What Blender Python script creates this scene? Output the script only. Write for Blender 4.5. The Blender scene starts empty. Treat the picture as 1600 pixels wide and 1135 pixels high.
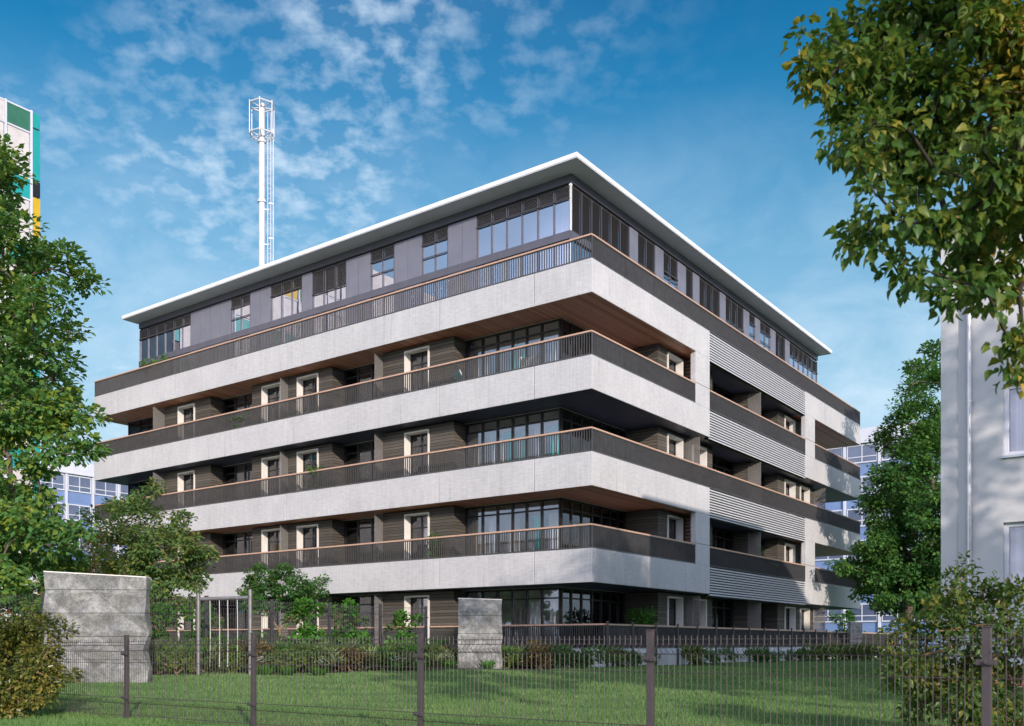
import bpy, math, random
import numpy as np
from mathutils import Vector, Matrix
R = math.radians
scene = bpy.context.scene

# ------------------------------------------------------------------ camera, sky, sun, exposure
EYE = 1.0
FPX, CX, HY = 1487.0, 800.0, 1007.0          # focal length, centre column and horizon row of the photograph
cd = bpy.data.cameras.new("camera"); cam = bpy.data.objects.new("camera", cd)
scene.collection.objects.link(cam); scene.camera = cam
cam.location = (0, 0, EYE); cam.rotation_euler = (R(90), 0, 0)
cd.sensor_width = 36; cd.lens = 36*FPX/1600; cd.shift_y = (HY-567.5)/1600
cd.clip_start = 0.05; cd.clip_end = 3000
cd.dof.use_dof = True; cd.dof.focus_distance = 34; cd.dof.aperture_fstop = 3.2

SUN_EL, SUN_STR = 16.5, 2.45
sun_h = Vector((0.322, -0.947, 0)).normalized()
to_sun = (sun_h*math.cos(R(SUN_EL)) + Vector((0, 0, math.sin(R(SUN_EL))))).normalized()
sl = bpy.data.lights.new("sun", 'SUN'); sl.energy = SUN_STR; sl.angle = R(0.8); sl.color = (1.0, 0.87, 0.75)
so = bpy.data.objects.new("sun", sl); scene.collection.objects.link(so)
so.rotation_euler = (-to_sun).to_track_quat('-Z', 'Y').to_euler(); so.location = (20, -40, 30)

scene.view_settings.view_transform = 'Standard'; scene.view_settings.look = 'None'
scene.view_settings.exposure = 0.9; scene.view_settings.gamma = 1.0

world = bpy.data.worlds.new("World"); scene.world = world; world.use_nodes = True

class NT:
    """tiny node-tree helper"""
    def __init__(self, tree): self.t = tree
    def n(self, kind, **kw):
        nd = self.t.nodes.new(kind)
        for k, v in kw.items():
            if k.startswith('i_'):
                nd.inputs[k[2:].replace('_', ' ')].default_value = v
            else: setattr(nd, k, v)
        return nd
    def l(self, a, b): self.t.links.new(a, b)
    def math(self, op, a, b=None, clamp=False):
        m = self.n('ShaderNodeMath', operation=op, use_clamp=clamp)
        for i, v in enumerate((a, b)):
            if v is None: continue
            if isinstance(v, (int, float)): m.inputs[i].default_value = v
            else: self.l(v, m.inputs[i])
        return m.outputs[0]
    def ramp(self, fac, stops, interp='LINEAR'):
        r = self.n('ShaderNodeValToRGB'); cr = r.color_ramp; cr.interpolation = interp
        while len(cr.elements) < len(stops): cr.elements.new(0.5)
        for e, (p, c) in zip(cr.elements, stops):
            e.position = p; e.color = (*c, 1) if len(c) == 3 else c
        self.l(fac, r.inputs[0]); return r.outputs[0]
    def mix(self, fac, a, b, blend='MIX'):
        m = self.n('ShaderNodeMix', data_type='RGBA', blend_type=blend)
        for s, v in ((m.inputs[0], fac), (m.inputs[6], a), (m.inputs[7], b)):
            if isinstance(v, (int, float)): s.default_value = v
            elif isinstance(v, tuple): s.default_value = (*v, 1) if len(v) == 3 else v
            else: self.l(v, s)
        return m.outputs[2]

def build_world():
    t = world.node_tree; t.nodes.clear(); N = NT(t)
    sky = N.n('ShaderNodeTexSky', sky_type='NISHITA', sun_disc=False)
    sky.sun_elevation = R(SUN_EL); sky.sun_rotation = math.atan2(sun_h.x, sun_h.y)
    sky.air_density = 1.0; sky.dust_density = 0.6; sky.ozone_density = 2.0; sky.altitude = 100
    hsv = N.n('ShaderNodeHueSaturation'); hsv.inputs['Saturation'].default_value = 1.95; hsv.inputs['Value'].default_value = 0.45; hsv.inputs['Hue'].default_value = 0.487
    N.l(sky.outputs[0], hsv.inputs['Color'])
    tc = N.n('ShaderNodeTexCoord'); sep = N.n('ShaderNodeSeparateXYZ'); N.l(tc.outputs['Generated'], sep.inputs[0])
    dz = N.math('ADD', N.math('MAXIMUM', sep.outputs[2], 0.0), 0.22)
    comb = N.n('ShaderNodeCombineXYZ')
    N.l(N.math('DIVIDE', sep.outputs[0], dz), comb.inputs[0]); N.l(N.math('DIVIDE', sep.outputs[1], dz), comb.inputs[1])
    # small high cloudlets broken up by a large patchy veil
    def nz(sc, det, ro, di=0.0, w=None):
        q = N.n('ShaderNodeTexNoise', noise_dimensions='2D'); q.inputs['Scale'].default_value = sc; q.inputs['Detail'].default_value = det; q.inputs['Roughness'].default_value = ro; q.inputs['Distortion'].default_value = di
        N.l(comb.outputs[0], q.inputs['Vector']); return q.outputs[0]
    puffs = N.math('MULTIPLY', N.math('SUBTRACT', nz(23, 5, 0.54, 0.05), 0.42), 3.1, clamp=True)
    veil = N.math('MULTIPLY', N.math('SUBTRACT', nz(2.6, 3, 0.5), 0.30), 2.6, clamp=True)
    wisp = N.math('MULTIPLY', N.math('SUBTRACT', nz(4.2, 7, 0.60, 0.3), 0.36), 2.6, clamp=True)
    # more cloud towards the left, little of it high up on the right
    az = N.math('DIVIDE', sep.outputs[0], N.math('ADD', N.math('ABSOLUTE', sep.outputs[1]), 0.05))
    side = N.math('ADD', N.math('MULTIPLY', az, -2.2), 0.62, clamp=True)
    hi = N.math('MULTIPLY', N.math('ADD', N.math('MULTIPLY', puffs, 0.56), 0.06), N.math('MULTIPLY', veil, side))
    lowb = N.math('SUBTRACT', 1.0, N.math('MULTIPLY', sep.outputs[2], 1.95), clamp=True)
    low = N.math('MULTIPLY', wisp, N.math('MULTIPLY', lowb, 0.95))
    # unseen bright cloud veil behind the viewpoint, added for more fill light
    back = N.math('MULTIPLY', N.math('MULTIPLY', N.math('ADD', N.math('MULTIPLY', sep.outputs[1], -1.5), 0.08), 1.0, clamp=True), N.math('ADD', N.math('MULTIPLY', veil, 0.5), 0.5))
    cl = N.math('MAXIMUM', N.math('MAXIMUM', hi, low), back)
    # deep blue overhead, clear cyan lower down, whitish towards the horizon
    mid = N.math('MULTIPLY', N.math('SUBTRACT', 0.60, sep.outputs[2]), 2.6, clamp=True)
    pale = N.math('MULTIPLY', N.math('POWER', N.math('SUBTRACT', 1.0, N.math('MULTIPLY', sep.outputs[2], 2.0), clamp=True), 1.2), 1.0)
    base = N.mix(1.0, hsv.outputs[0], (0.10, 0.76, 0.90), 'MULTIPLY')
    base = N.mix(N.math('MULTIPLY', mid, 0.85), base, (0.30, 1.55, 2.5))
    base = N.mix(pale, base, (2.45, 2.85, 3.05))
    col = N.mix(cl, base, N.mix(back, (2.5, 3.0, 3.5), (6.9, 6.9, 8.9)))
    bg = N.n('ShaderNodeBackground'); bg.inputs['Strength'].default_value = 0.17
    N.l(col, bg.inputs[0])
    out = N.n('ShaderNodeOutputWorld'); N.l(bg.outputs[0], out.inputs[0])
build_world()

# ------------------------------------------------------------------ materials
def mat(name, base=(0.5, 0.5, 0.5), rough=0.6, metal=0.0, spec=0.5):
    m = bpy.data.materials.new(name); m.use_nodes = True
    N = NT(m.node_tree); b = m.node_tree.nodes['Principled BSDF']
    b.inputs['Base Color'].default_value = (*base, 1); b.inputs['Roughness'].default_value = rough
    b.inputs['Metallic'].default_value = metal; b.inputs['Specular IOR Level'].default_value = spec
    return m, N, b

def coords(N, scale=(1, 1, 1), out='Object'):
    tc = N.n('ShaderNodeTexCoord'); mp = N.n('ShaderNodeMapping'); mp.inputs['Scale'].default_value = scale
    N.l(tc.outputs[out], mp.inputs[0]); return mp.outputs[0]

def noise(N, vec, scale, detail=4, rough=0.55, dist=0):
    n = N.n('ShaderNodeTexNoise'); n.inputs['Scale'].default_value = scale; n.inputs['Detail'].default_value = detail
    n.inputs['Roughness'].default_value = rough; n.inputs['Distortion'].default_value = dist
    if vec is not None: N.l(vec, n.inputs['Vector'])
    return n.outputs[0]

def bump(N, b, h, strength=0.3, dist=0.02):
    bp = N.n('ShaderNodeBump'); bp.inputs['Strength'].default_value = strength; bp.inputs['Distance'].default_value = dist
    N.l(h, bp.inputs['Height']); N.l(bp.outputs[0], b.inputs['Normal'])

def speckled(name, c0, c1, scale=6, rough=0.7, streak=None, bstr=0.25, metal=0.0, spec=0.4, lo=0.3, hi=0.7, bdist=0.01):
    m, N, b = mat(name, c0, rough, metal, spec)
    v = coords(N, streak or (1, 1, 1)); h = noise(N, v, scale, 6, 0.6)
    N.l(N.ramp(h, [(lo, c0), (hi, c1)]), b.inputs['Base Color']); bump(N, b, h, bstr, bdist)
    return m

M = {}
def concrete():
    m, N, b = mat('board_concrete', (0.5, 0.5, 0.5), 0.75, 0, 0.3)
    big = noise(N, coords(N, (1, 1, 1)), 0.7, 4, 0.55)
    st = noise(N, coords(N, (2, 2, 11)), 1.6, 6, 0.7)
    vt = noise(N, coords(N, (9, 9, .5)), 1.5, 4, 0.6)
    fine = noise(N, coords(N), 26, 4, 0.7)
    mixv = N.math('ADD', N.math('ADD', N.math('MULTIPLY', st, 0.35), N.math('MULTIPLY', vt, 0.2)), N.math('ADD', N.math('MULTIPLY', big, 0.2), N.math('MULTIPLY', fine, 0.25)))
    col = N.ramp(mixv, [(0.36, (0.36, 0.36, 0.375)), (0.5, (0.485, 0.483, 0.495)), (0.64, (0.60, 0.597, 0.605))])
    pits = N.ramp(noise(N, coords(N), 14, 2, 0.5), [(0.70, (1, 1, 1)), (0.76, (0.72, 0.72, 0.73))])
    col = N.mix(1.0, col, pits, 'MULTIPLY')
    runs = N.ramp(noise(N, coords(N, (5, 5, 0.25)), 1.1, 3, 0.6), [(0.60, (1, 1, 1)), (0.72, (0.84, 0.83, 0.82))])
    col = N.mix(1.0, col, runs, 'MULTIPLY')
    N.l(col, b.inputs['Base Color']); bump(N, b, mixv, 0.35, 0.012); return m
M['concrete'] = concrete()
def slab_concrete():
    m, N, b = mat('mottled_concrete', (0.3, 0.3, 0.3), 0.85, 0, 0.2)
    f = noise(N, coords(N), 3.2, 10, 0.78, 0.3); g = noise(N, coords(N), 45, 4, 0.75)
    sp_ = N.n('ShaderNodeSeparateXYZ'); N.l(coords(N), sp_.inputs[0])
    seam = N.math('LESS_THAN', N.math('FRACT', N.math('MULTIPLY', sp_.outputs[2], 2.0)), 0.03)
    col = N.ramp(f, [(0.36, (0.045, 0.05, 0.047)), (0.5, (0.17, 0.175, 0.17)), (0.62, (0.40, 0.40, 0.38))])
    col = N.mix(0.35, col, N.ramp(g, [(0.35, (0.08, 0.08, 0.08)), (0.6, (0.5, 0.5, 0.48))]))
    col = N.mix(N.math('MULTIPLY', seam, 0.75), col, (0.03, 0.03, 0.03))
    moss = N.math('MULTIPLY', N.math('SUBTRACT', 0.55, N.math('ADD', sp_.outputs[2], N.math('MULTIPLY', f, 0.5))), 1.2, clamp=True)
    col = N.mix(moss, col, (0.05, 0.06, 0.03))
    N.l(col, b.inputs['Base Color']); bump(N, b, N.math('ADD', g, f), 0.8, 0.03); return m
M['slab'] = slab_concrete()
def clad():
    m, N, b = mat('dark_cladding', (0.05, 0.045, 0.04), 0.6, 0, 0.3)
    v = coords(N, (1, 1, 1)); sep = N.n('ShaderNodeSeparateXYZ'); N.l(v, sep.inputs[0])
    # horizontal boards of uneven height
    w = N.math('FRACT', N.math('MULTIPLY', sep.outputs[2], 9.0))
    groove = N.math('GREATER_THAN', w, 0.14)
    idx = N.math('FLOOR', N.math('MULTIPLY', sep.outputs[2], 9.0))
    wn = N.n('ShaderNodeTexWhiteNoise', noise_dimensions='1D'); N.l(idx, wn.inputs['W'])
    grain = noise(N, coords(N, (1.2, 1.2, 30)), 2.2, 5, 0.6)
    t = N.math('ADD', N.math('MULTIPLY', wn.outputs[0], 0.35), N.math('MULTIPLY', grain, 0.75))
    col = N.ramp(t, [(0.2, (0.045, 0.040, 0.034)), (0.55, (0.085, 0.075, 0.063)), (0.85, (0.15, 0.132, 0.108))])
    col = N.mix(groove, (0.012, 0.011, 0.010), col)
    N.l(col, b.inputs['Base Color']); bump(N, b, N.math('ADD', groove, N.math('MULTIPLY', grain, 0.3)), 0.5, 0.012); return m
M['clad'] = clad()
def boards(name, cols, axis_scale, n, rough=0.45):
    m, N, b = mat(name, cols[0], rough, 0, 0.4)
    v = coords(N); sep = N.n('ShaderNodeSeparateXYZ'); N.l(v, sep.inputs[0])
    k = N.math('MULTIPLY', sep.outputs[axis_scale], n)
    groove = N.math('GREATER_THAN', N.math('FRACT', k), 0.09)
    wn = N.n('ShaderNodeTexWhiteNoise', noise_dimensions='1D'); N.l(N.math('FLOOR', k), wn.inputs['W'])
    sc = [0.6, 0.6, 0.6]; sc[axis_scale] = 14
    g = noise(N, coords(N, tuple(sc)), 3, 5, 0.6)
    t = N.math('ADD', N.math('MULTIPLY', wn.outputs[0], 0.5), N.math('MULTIPLY', g, 0.5))
    col = N.mix(groove, tuple(c*0.25 for c in cols[0]), N.ramp(t, [(0.2, cols[0]), (0.8, cols[1])]))
    N.l(col, b.inputs['Base Color']); bump(N, b, groove, 0.4, 0.01); return m
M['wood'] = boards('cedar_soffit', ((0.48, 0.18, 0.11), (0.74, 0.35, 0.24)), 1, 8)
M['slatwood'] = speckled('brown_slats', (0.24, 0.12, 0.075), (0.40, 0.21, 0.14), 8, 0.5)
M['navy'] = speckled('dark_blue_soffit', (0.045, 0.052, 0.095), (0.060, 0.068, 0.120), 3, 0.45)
M['rail'] = speckled('anthracite_metal', (0.046, 0.046, 0.049), (0.070, 0.069, 0.071), 5, 0.42, spec=0.5, bstr=0.05)
M['handrail'] = speckled('oak_handrail', (0.42, 0.25, 0.17), (0.60, 0.40, 0.30), 5, 0.45, streak=(2, 2, 8), bstr=0.1)
M['panel'] = speckled('grey_zinc_panel', (0.155, 0.16, 0.205), (0.195, 0.20, 0.25), 1.5, 0.42, spec=0.5, bstr=0.04, metal=0.1)
M['spandrel'] = speckled('dark_zinc', (0.085, 0.085, 0.11), (0.11, 0.11, 0.14), 1.5, 0.4, bstr=0.04)
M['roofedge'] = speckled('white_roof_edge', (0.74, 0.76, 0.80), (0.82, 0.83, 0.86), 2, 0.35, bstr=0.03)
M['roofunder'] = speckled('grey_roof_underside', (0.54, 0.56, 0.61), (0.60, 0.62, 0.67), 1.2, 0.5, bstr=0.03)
M['black'] = speckled('black_frame', (0.012, 0.011, 0.012), (0.022, 0.02, 0.02), 6, 0.4, bstr=0.03)
M['white'] = speckled('white_frame', (0.66, 0.63, 0.58), (0.76, 0.73, 0.68), 4, 0.5, bstr=0.04)
M['louvre'] = speckled('silver_louvre', (0.48, 0.48, 0.50), (0.60, 0.60, 0.62), 5, 0.35, spec=0.5, bstr=0.03)
M['blind'] = speckled('dark_blind', (0.045, 0.043, 0.046), (0.075, 0.072, 0.074), 9, 0.5, bstr=0.03)
M['room'] = speckled('plaster_room', (0.76, 0.74, 0.71), (0.82, 0.80, 0.78), 1, 0.9, bstr=0.03)
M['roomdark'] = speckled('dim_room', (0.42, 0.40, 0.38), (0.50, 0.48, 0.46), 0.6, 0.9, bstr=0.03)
def cloth(name, c):
    m, N, b = mat(name, c, 0.9, 0, 0.1)
    w = noise(N, coords(N, (14, 14, 0.1)), 1, 2)
    N.l(N.ramp(w, [(0.35, tuple(x*0.72 for x in c)), (0.65, c)]), b.inputs['Base Color'])
    return m
M['curtain_w'] = cloth('white_curtain', (0.80, 0.79, 0.80)); M['curtain_t'] = cloth('teal_curtain', (0.04, 0.66, 0.58)); M['curtain_b'] = cloth('beige_curtain', (0.55, 0.47, 0.38))
def glass(name, base=0.07, gain=1.0, tint=(0.72, 0.74, 0.76), gl=(0.9, 0.92, 1.0)):
    m = bpy.data.materials.new(name); m.use_nodes = True; t = m.node_tree; t.nodes.clear(); N = NT(t)
    tr = N.n('ShaderNodeBsdfTransparent'); tr.inputs[0].default_value = (*tint, 1)
    g = N.n('ShaderNodeBsdfGlossy'); g.inputs['Color'].default_value = (*gl, 1); g.inputs['Roughness'].default_value = 0.015
    fr = N.n('ShaderNodeFresnel'); fr.inputs['IOR'].default_value = 1.5
    fac = N.math('ADD', N.math('MULTIPLY', fr.outputs[0], gain), base, clamp=True)
    mx = N.n('ShaderNodeMixShader'); N.l(fac, mx.inputs[0]); N.l(tr.outputs[0], mx.inputs[1]); N.l(g.outputs[0], mx.inputs[2])
    w = noise(N, coords(N), 0.8, 2); bp = N.n('ShaderNodeBump'); bp.inputs['Strength'].default_value = 0.02; bp.inputs['Distance'].default_value = 0.05
    N.l(w, bp.inputs['Height']); N.l(bp.outputs[0], g.inputs['Normal'])
    o = N.n('ShaderNodeOutputMaterial'); N.l(mx.outputs[0], o.inputs[0]); return m
M['glass'] = glass('window_glass', 0.06, 1.0, (0.92, 0.93, 0.93))
M['glass_top'] = glass('coated_window_glass', 0.55, 1.0, (0.6, 0.62, 0.66), (0.86, 0.88, 1.0))
def divider():
    m, N, b = mat('smoked_divider', (0.22, 0.21, 0.20), 0.25, 0, 0.5); b.inputs['Alpha'].default_value = 0.55; return m
M['divider'] = divider()
M['paint_white'] = speckled('white_painted_steel', (0.52, 0.51, 0.53), (0.64, 0.63, 0.65), 3, 0.4, bstr=0.04)
M['fence'] = speckled('brown_grey_coated_wire', (0.045, 0.036, 0.039), (0.07, 0.057, 0.06), 8, 0.45, bstr=0.05)
M['fence_far'] = speckled('dark_coated_wire', (0.035, 0.035, 0.04), (0.06, 0.058, 0.065), 8, 0.45, bstr=0.05)
M['steel'] = speckled('galvanised_steel', (0.13, 0.125, 0.13), (0.2, 0.195, 0.2), 7, 0.45, metal=0.3, bstr=0.05)
M['rope'] = speckled('white_rope', (0.5, 0.5, 0.5), (0.62, 0.62, 0.6), 30, 0.9)
M['base_white'] = speckled('white_plinth', (0.52, 0.54, 0.58), (0.62, 0.63, 0.66), 4, 0.7, streak=(1, 1, 6))
M['bark'] = speckled('bark', (0.05, 0.038, 0.028), (0.15, 0.12, 0.095), 9, 0.9, streak=(1, 1, 0.3), bstr=0.6)
M['darkbark'] = speckled('dark_twigs', (0.018, 0.014, 0.010), (0.05, 0.04, 0.03), 9, 0.9, bstr=0.4)
M['stem'] = speckled('ochre_stems', (0.14, 0.095, 0.045), (0.30, 0.21, 0.11), 9, 0.8, bstr=0.3)
M['soil'] = speckled('dark_soil', (0.022, 0.017, 0.012), (0.06, 0.045, 0.03), 5, 0.95, bstr=0.6, bdist=0.05)
M['render_wall'] = speckled('painted_render', (0.46, 0.47, 0.49), (0.54, 0.54, 0.55), 1.5, 0.85, bstr=0.15)
M['zinc'] = speckled('zinc_pipe', (0.42, 0.43, 0.45), (0.60, 0.61, 0.63), 4, 0.32, metal=0.55, bstr=0.04)
def brick():
    m, N, b = mat('red_brick', (0.3, 0.1, 0.07), 0.85)
    bt = N.n('ShaderNodeTexBrick'); bt.inputs['Scale'].default_value = 1.0
    bt.inputs['Brick Width'].default_value = 0.25; bt.inputs['Row Height'].default_value = 0.075; bt.inputs['Mortar Size'].default_value = 0.008
    bt.inputs['Color1'].default_value = (0.30, 0.085, 0.06, 1); bt.inputs['Color2'].default_value = (0.20, 0.06, 0.045, 1); bt.inputs['Mortar'].default_value = (0.35, 0.32, 0.3, 1)
    tc = N.n('ShaderNodeTexCoord'); sp = N.n('ShaderNodeSeparateXYZ'); cb = N.n('ShaderNodeCombineXYZ')
    N.l(tc.outputs['Object'], sp.inputs[0]); N.l(N.math('ADD', sp.outputs[0], sp.outputs[1]), cb.inputs[0]); N.l(sp.outputs[2], cb.inputs[1]); N.l(cb.outputs[0], bt.inputs['Vector'])
    N.l(bt.outputs[0], b.inputs['Base Color']); bump(N, b, bt.outputs[1], -0.5, 0.01); return m
M['brick'] = brick()
M['tile'] = boards('roof_tiles', ((0.20, 0.06, 0.04), (0.32, 0.11, 0.07)), 2, 6, 0.8)
M['blue_panel'] = speckled('blue_facade_panel', (0.13, 0.20, 0.38), (0.17, 0.25, 0.45), 1, 0.35, bstr=0.03)
M['far_glass'] = speckled('far_window_glass', (0.06, 0.08, 0.14), (0.12, 0.15, 0.24), 0.35, 0.12, spec=0.9, bstr=0.02)
M['far_white'] = speckled('far_white_frame', (0.50, 0.53, 0.60), (0.60, 0.62, 0.68), 1, 0.5, bstr=0.03)
for nm, c in dict(teal=(0.01, 0.30, 0.30), green=(0.03, 0.14, 0.09), yellow=(0.55, 0.36, 0.01), blackp=(0.008, 0.01, 0.014), offwhite=(0.56, 0.53, 0.52)).items():
    M[nm] = speckled(nm+'_facade_panel', tuple(x*0.85 for x in c), c, 2.2, 0.5, bstr=0.08, lo=0.35, hi=0.6)
M['pot'] = speckled('dark_planter', (0.05, 0.05, 0.055), (0.09, 0.09, 0.095), 5, 0.6)

def leafmat(name, stops, rough=0.45, trans=0.35, clump=0.9, side=None):
    """leaves: colour varies leaf by leaf and from bough to bough"""
    m = bpy.data.materials.new(name); m.use_nodes = True; t = m.node_tree; t.nodes.clear(); N = NT(t)
    g = N.n('ShaderNodeNewGeometry')
    cl = noise(N, coords(N), clump, 3, 0.6)
    f = N.math('ADD', N.math('MULTIPLY', g.outputs['Random Per Island'], 0.55), N.math('MULTIPLY', N.math('SUBTRACT', cl, 0.28), 0.95))
    if side:          # this side of the crown has turned yellow already
        sx = N.n('ShaderNodeSeparateXYZ'); N.l(coords(N), sx.inputs[0])
        f = N.math('ADD', f, N.math('MULTIPLY', N.math('MULTIPLY', N.math('ADD', sx.outputs[0], side[0]), side[1], clamp=True), side[2]))
    col = N.ramp(f, stops)
    b = N.n('ShaderNodeBsdfPrincipled'); b.inputs['Roughness'].default_value = rough; b.inputs['Specular IOR Level'].default_value = 0.35
    N.l(col, b.inputs['Base Color'])
    tl = N.n('ShaderNodeBsdfTranslucent'); N.l(N.mix(0.35, col, (0.16, 0.24, 0.02)), tl.inputs[0])
    mx = N.n('ShaderNodeMixShader'); mx.inputs[0].default_value = trans
    N.l(b.outputs[0], mx.inputs[1]); N.l(tl.outputs[0], mx.inputs[2])
    o = N.n('ShaderNodeOutputMaterial'); N.l(mx.outputs[0], o.inputs[0]); return m
M['leaf_near'] = leafmat('linden_leaves', [(0.0, (0.030, 0.083, 0.018)), (0.45, (0.075, 0.158, 0.030)), (0.72, (0.158, 0.203, 0.033)), (0.90, (0.360, 0.300, 0.045)), (1.0, (0.600, 0.390, 0.075))], 0.4, 0.45, 0.55, side=(5.3, 2.6, 0.36))
M['leaf_left'] = leafmat('maple_leaves', [(0.0, (0.052, 0.157, 0.054)), (0.45, (0.102, 0.247, 0.064)), (0.75, (0.247, 0.336, 0.047)), (1.0, (0.491, 0.426, 0.054))], 0.5, 0.45, 0.45)
M['leaf_mid'] = leafmat('olive_leaves', [(0.0, (0.070, 0.166, 0.066)), (0.5, (0.139, 0.261, 0.080)), (0.8, (0.335, 0.308, 0.066)), (1.0, (0.503, 0.308, 0.089))], 0.55, 0.45, 0.6)
M['leaf_yellow'] = leafmat('yellowing_leaves', [(0.0, (0.063, 0.088, 0.021)), (0.5, (0.202, 0.154, 0.021)), (0.8, (0.506, 0.286, 0.031)), (1.0, (0.632, 0.220, 0.031))], 0.5, 0.3, 0.8)
M['leaf_dark'] = leafmat('dark_leaves', [(0.0, (0.032, 0.107, 0.034)), (0.5, (0.066, 0.190, 0.043)), (0.85, (0.149, 0.293, 0.053)), (1.0, (0.294, 0.355, 0.073))], 0.5, 0.45, 0.6)
M['leaf_bright'] = leafmat('bright_leaves', [(0.0, (0.027, 0.120, 0.018)), (0.6, (0.067, 0.204, 0.024)), (1.0, (0.161, 0.288, 0.048))], 0.5, 0.3, 0.9)
M['leaf_bush'] = leafmat('evergreen_bush_leaves', [(0.0, (0.036, 0.069, 0.014)), (0.5, (0.099, 0.122, 0.024)), (0.8, (0.231, 0.194, 0.040)), (1.0, (0.430, 0.302, 0.082))], 0.3, 0.2, 1.2)
M['leaf_shrub'] = leafmat('autumn_shrub_leaves', [(0.0, (0.040, 0.097, 0.028)), (0.5, (0.090, 0.167, 0.037)), (0.78, (0.241, 0.236, 0.046)), (1.0, (0.484, 0.432, 0.074))], 0.35, 0.45, 1.3)
M['leaf_bed'] = leafmat('bed_leaves', [(0.0, (0.044, 0.121, 0.032)), (0.45, (0.101, 0.220, 0.042)), (0.75, (0.253, 0.264, 0.062)), (1.0, (0.506, 0.287, 0.103))], 0.5, 0.45, 1.5)
M['leaf_rust'] = leafmat('rusty_leaves', [(0.0, (0.06, 0.07, 0.02)), (0.5, (0.16, 0.12, 0.045)), (0.8, (0.30, 0.17, 0.06)), (1.0, (0.42, 0.26, 0.10))], 0.5, 0.35, 1.5)
M['leaf_reed'] = leafmat('grassy_leaves', [(0.0, (0.09, 0.16, 0.06)), (0.6, (0.18, 0.25, 0.10)), (1.0, (0.34, 0.34, 0.18))], 0.5, 0.35, 1.5)
M['petal'] = speckled('white_petals', (0.75, 0.75, 0.70), (0.85, 0.85, 0.80), 20, 0.7)
M['petal_red'] = speckled('red_petals', (0.5, 0.05, 0.03), (0.6, 0.09, 0.05), 20, 0.7)
def grassmat():
    m = bpy.data.materials.new('grass_blades'); m.use_nodes = True; t = m.node_tree; t.nodes.clear(); N = NT(t)
    g = N.n('ShaderNodeNewGeometry'); cl = noise(N, coords(N), 0.5, 4, 0.6)
    f = N.math('ADD', N.math('MULTIPLY', g.outputs['Random Per Island'], 0.5), N.math('MULTIPLY', cl, 0.55))
    col = N.ramp(f, [(0.15, (0.075, 0.17, 0.05)), (0.5, (0.14, 0.265, 0.085)), (0.74, (0.22, 0.32, 0.115)), (0.95, (0.36, 0.37, 0.17))])
    d = N.n('ShaderNodeBsdfDiffuse'); tl = N.n('ShaderNodeBsdfTranslucent'); N.l(col, d.inputs[0]); N.l(col, tl.inputs[0])
    mx = N.n('ShaderNodeMixShader'); mx.inputs[0].default_value = 0.35; N.l(d.outputs[0], mx.inputs[1]); N.l(tl.outputs[0], mx.inputs[2])
    o = N.n('ShaderNodeOutputMaterial'); N.l(mx.outputs[0], o.inputs[0]); return m
M['grass'] = grassmat()
def lawnmat():
    m, N, b = mat('lawn_turf', (0.05, 0.1, 0.03), 0.95, 0, 0.1)
    a = noise(N, coords(N), 0.35, 5, 0.6); c = noise(N, coords(N), 18, 4, 0.7)
    f = N.math('ADD', N.math('MULTIPLY', a, 0.5), N.math('MULTIPLY', c, 0.5))
    N.l(N.ramp(f, [(0.3, (0.05, 0.11, 0.03)), (0.55, (0.10, 0.185, 0.055)), (0.75, (0.17, 0.235, 0.08))]), b.inputs['Base Color'])
    bump(N, b, c, 0.8, 0.04); return m
M['lawn'] = lawnmat()
M['ground'] = speckled('ground_earth', (0.05, 0.075, 0.03), (0.09, 0.11, 0.05), 0.4, 0.95)

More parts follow.
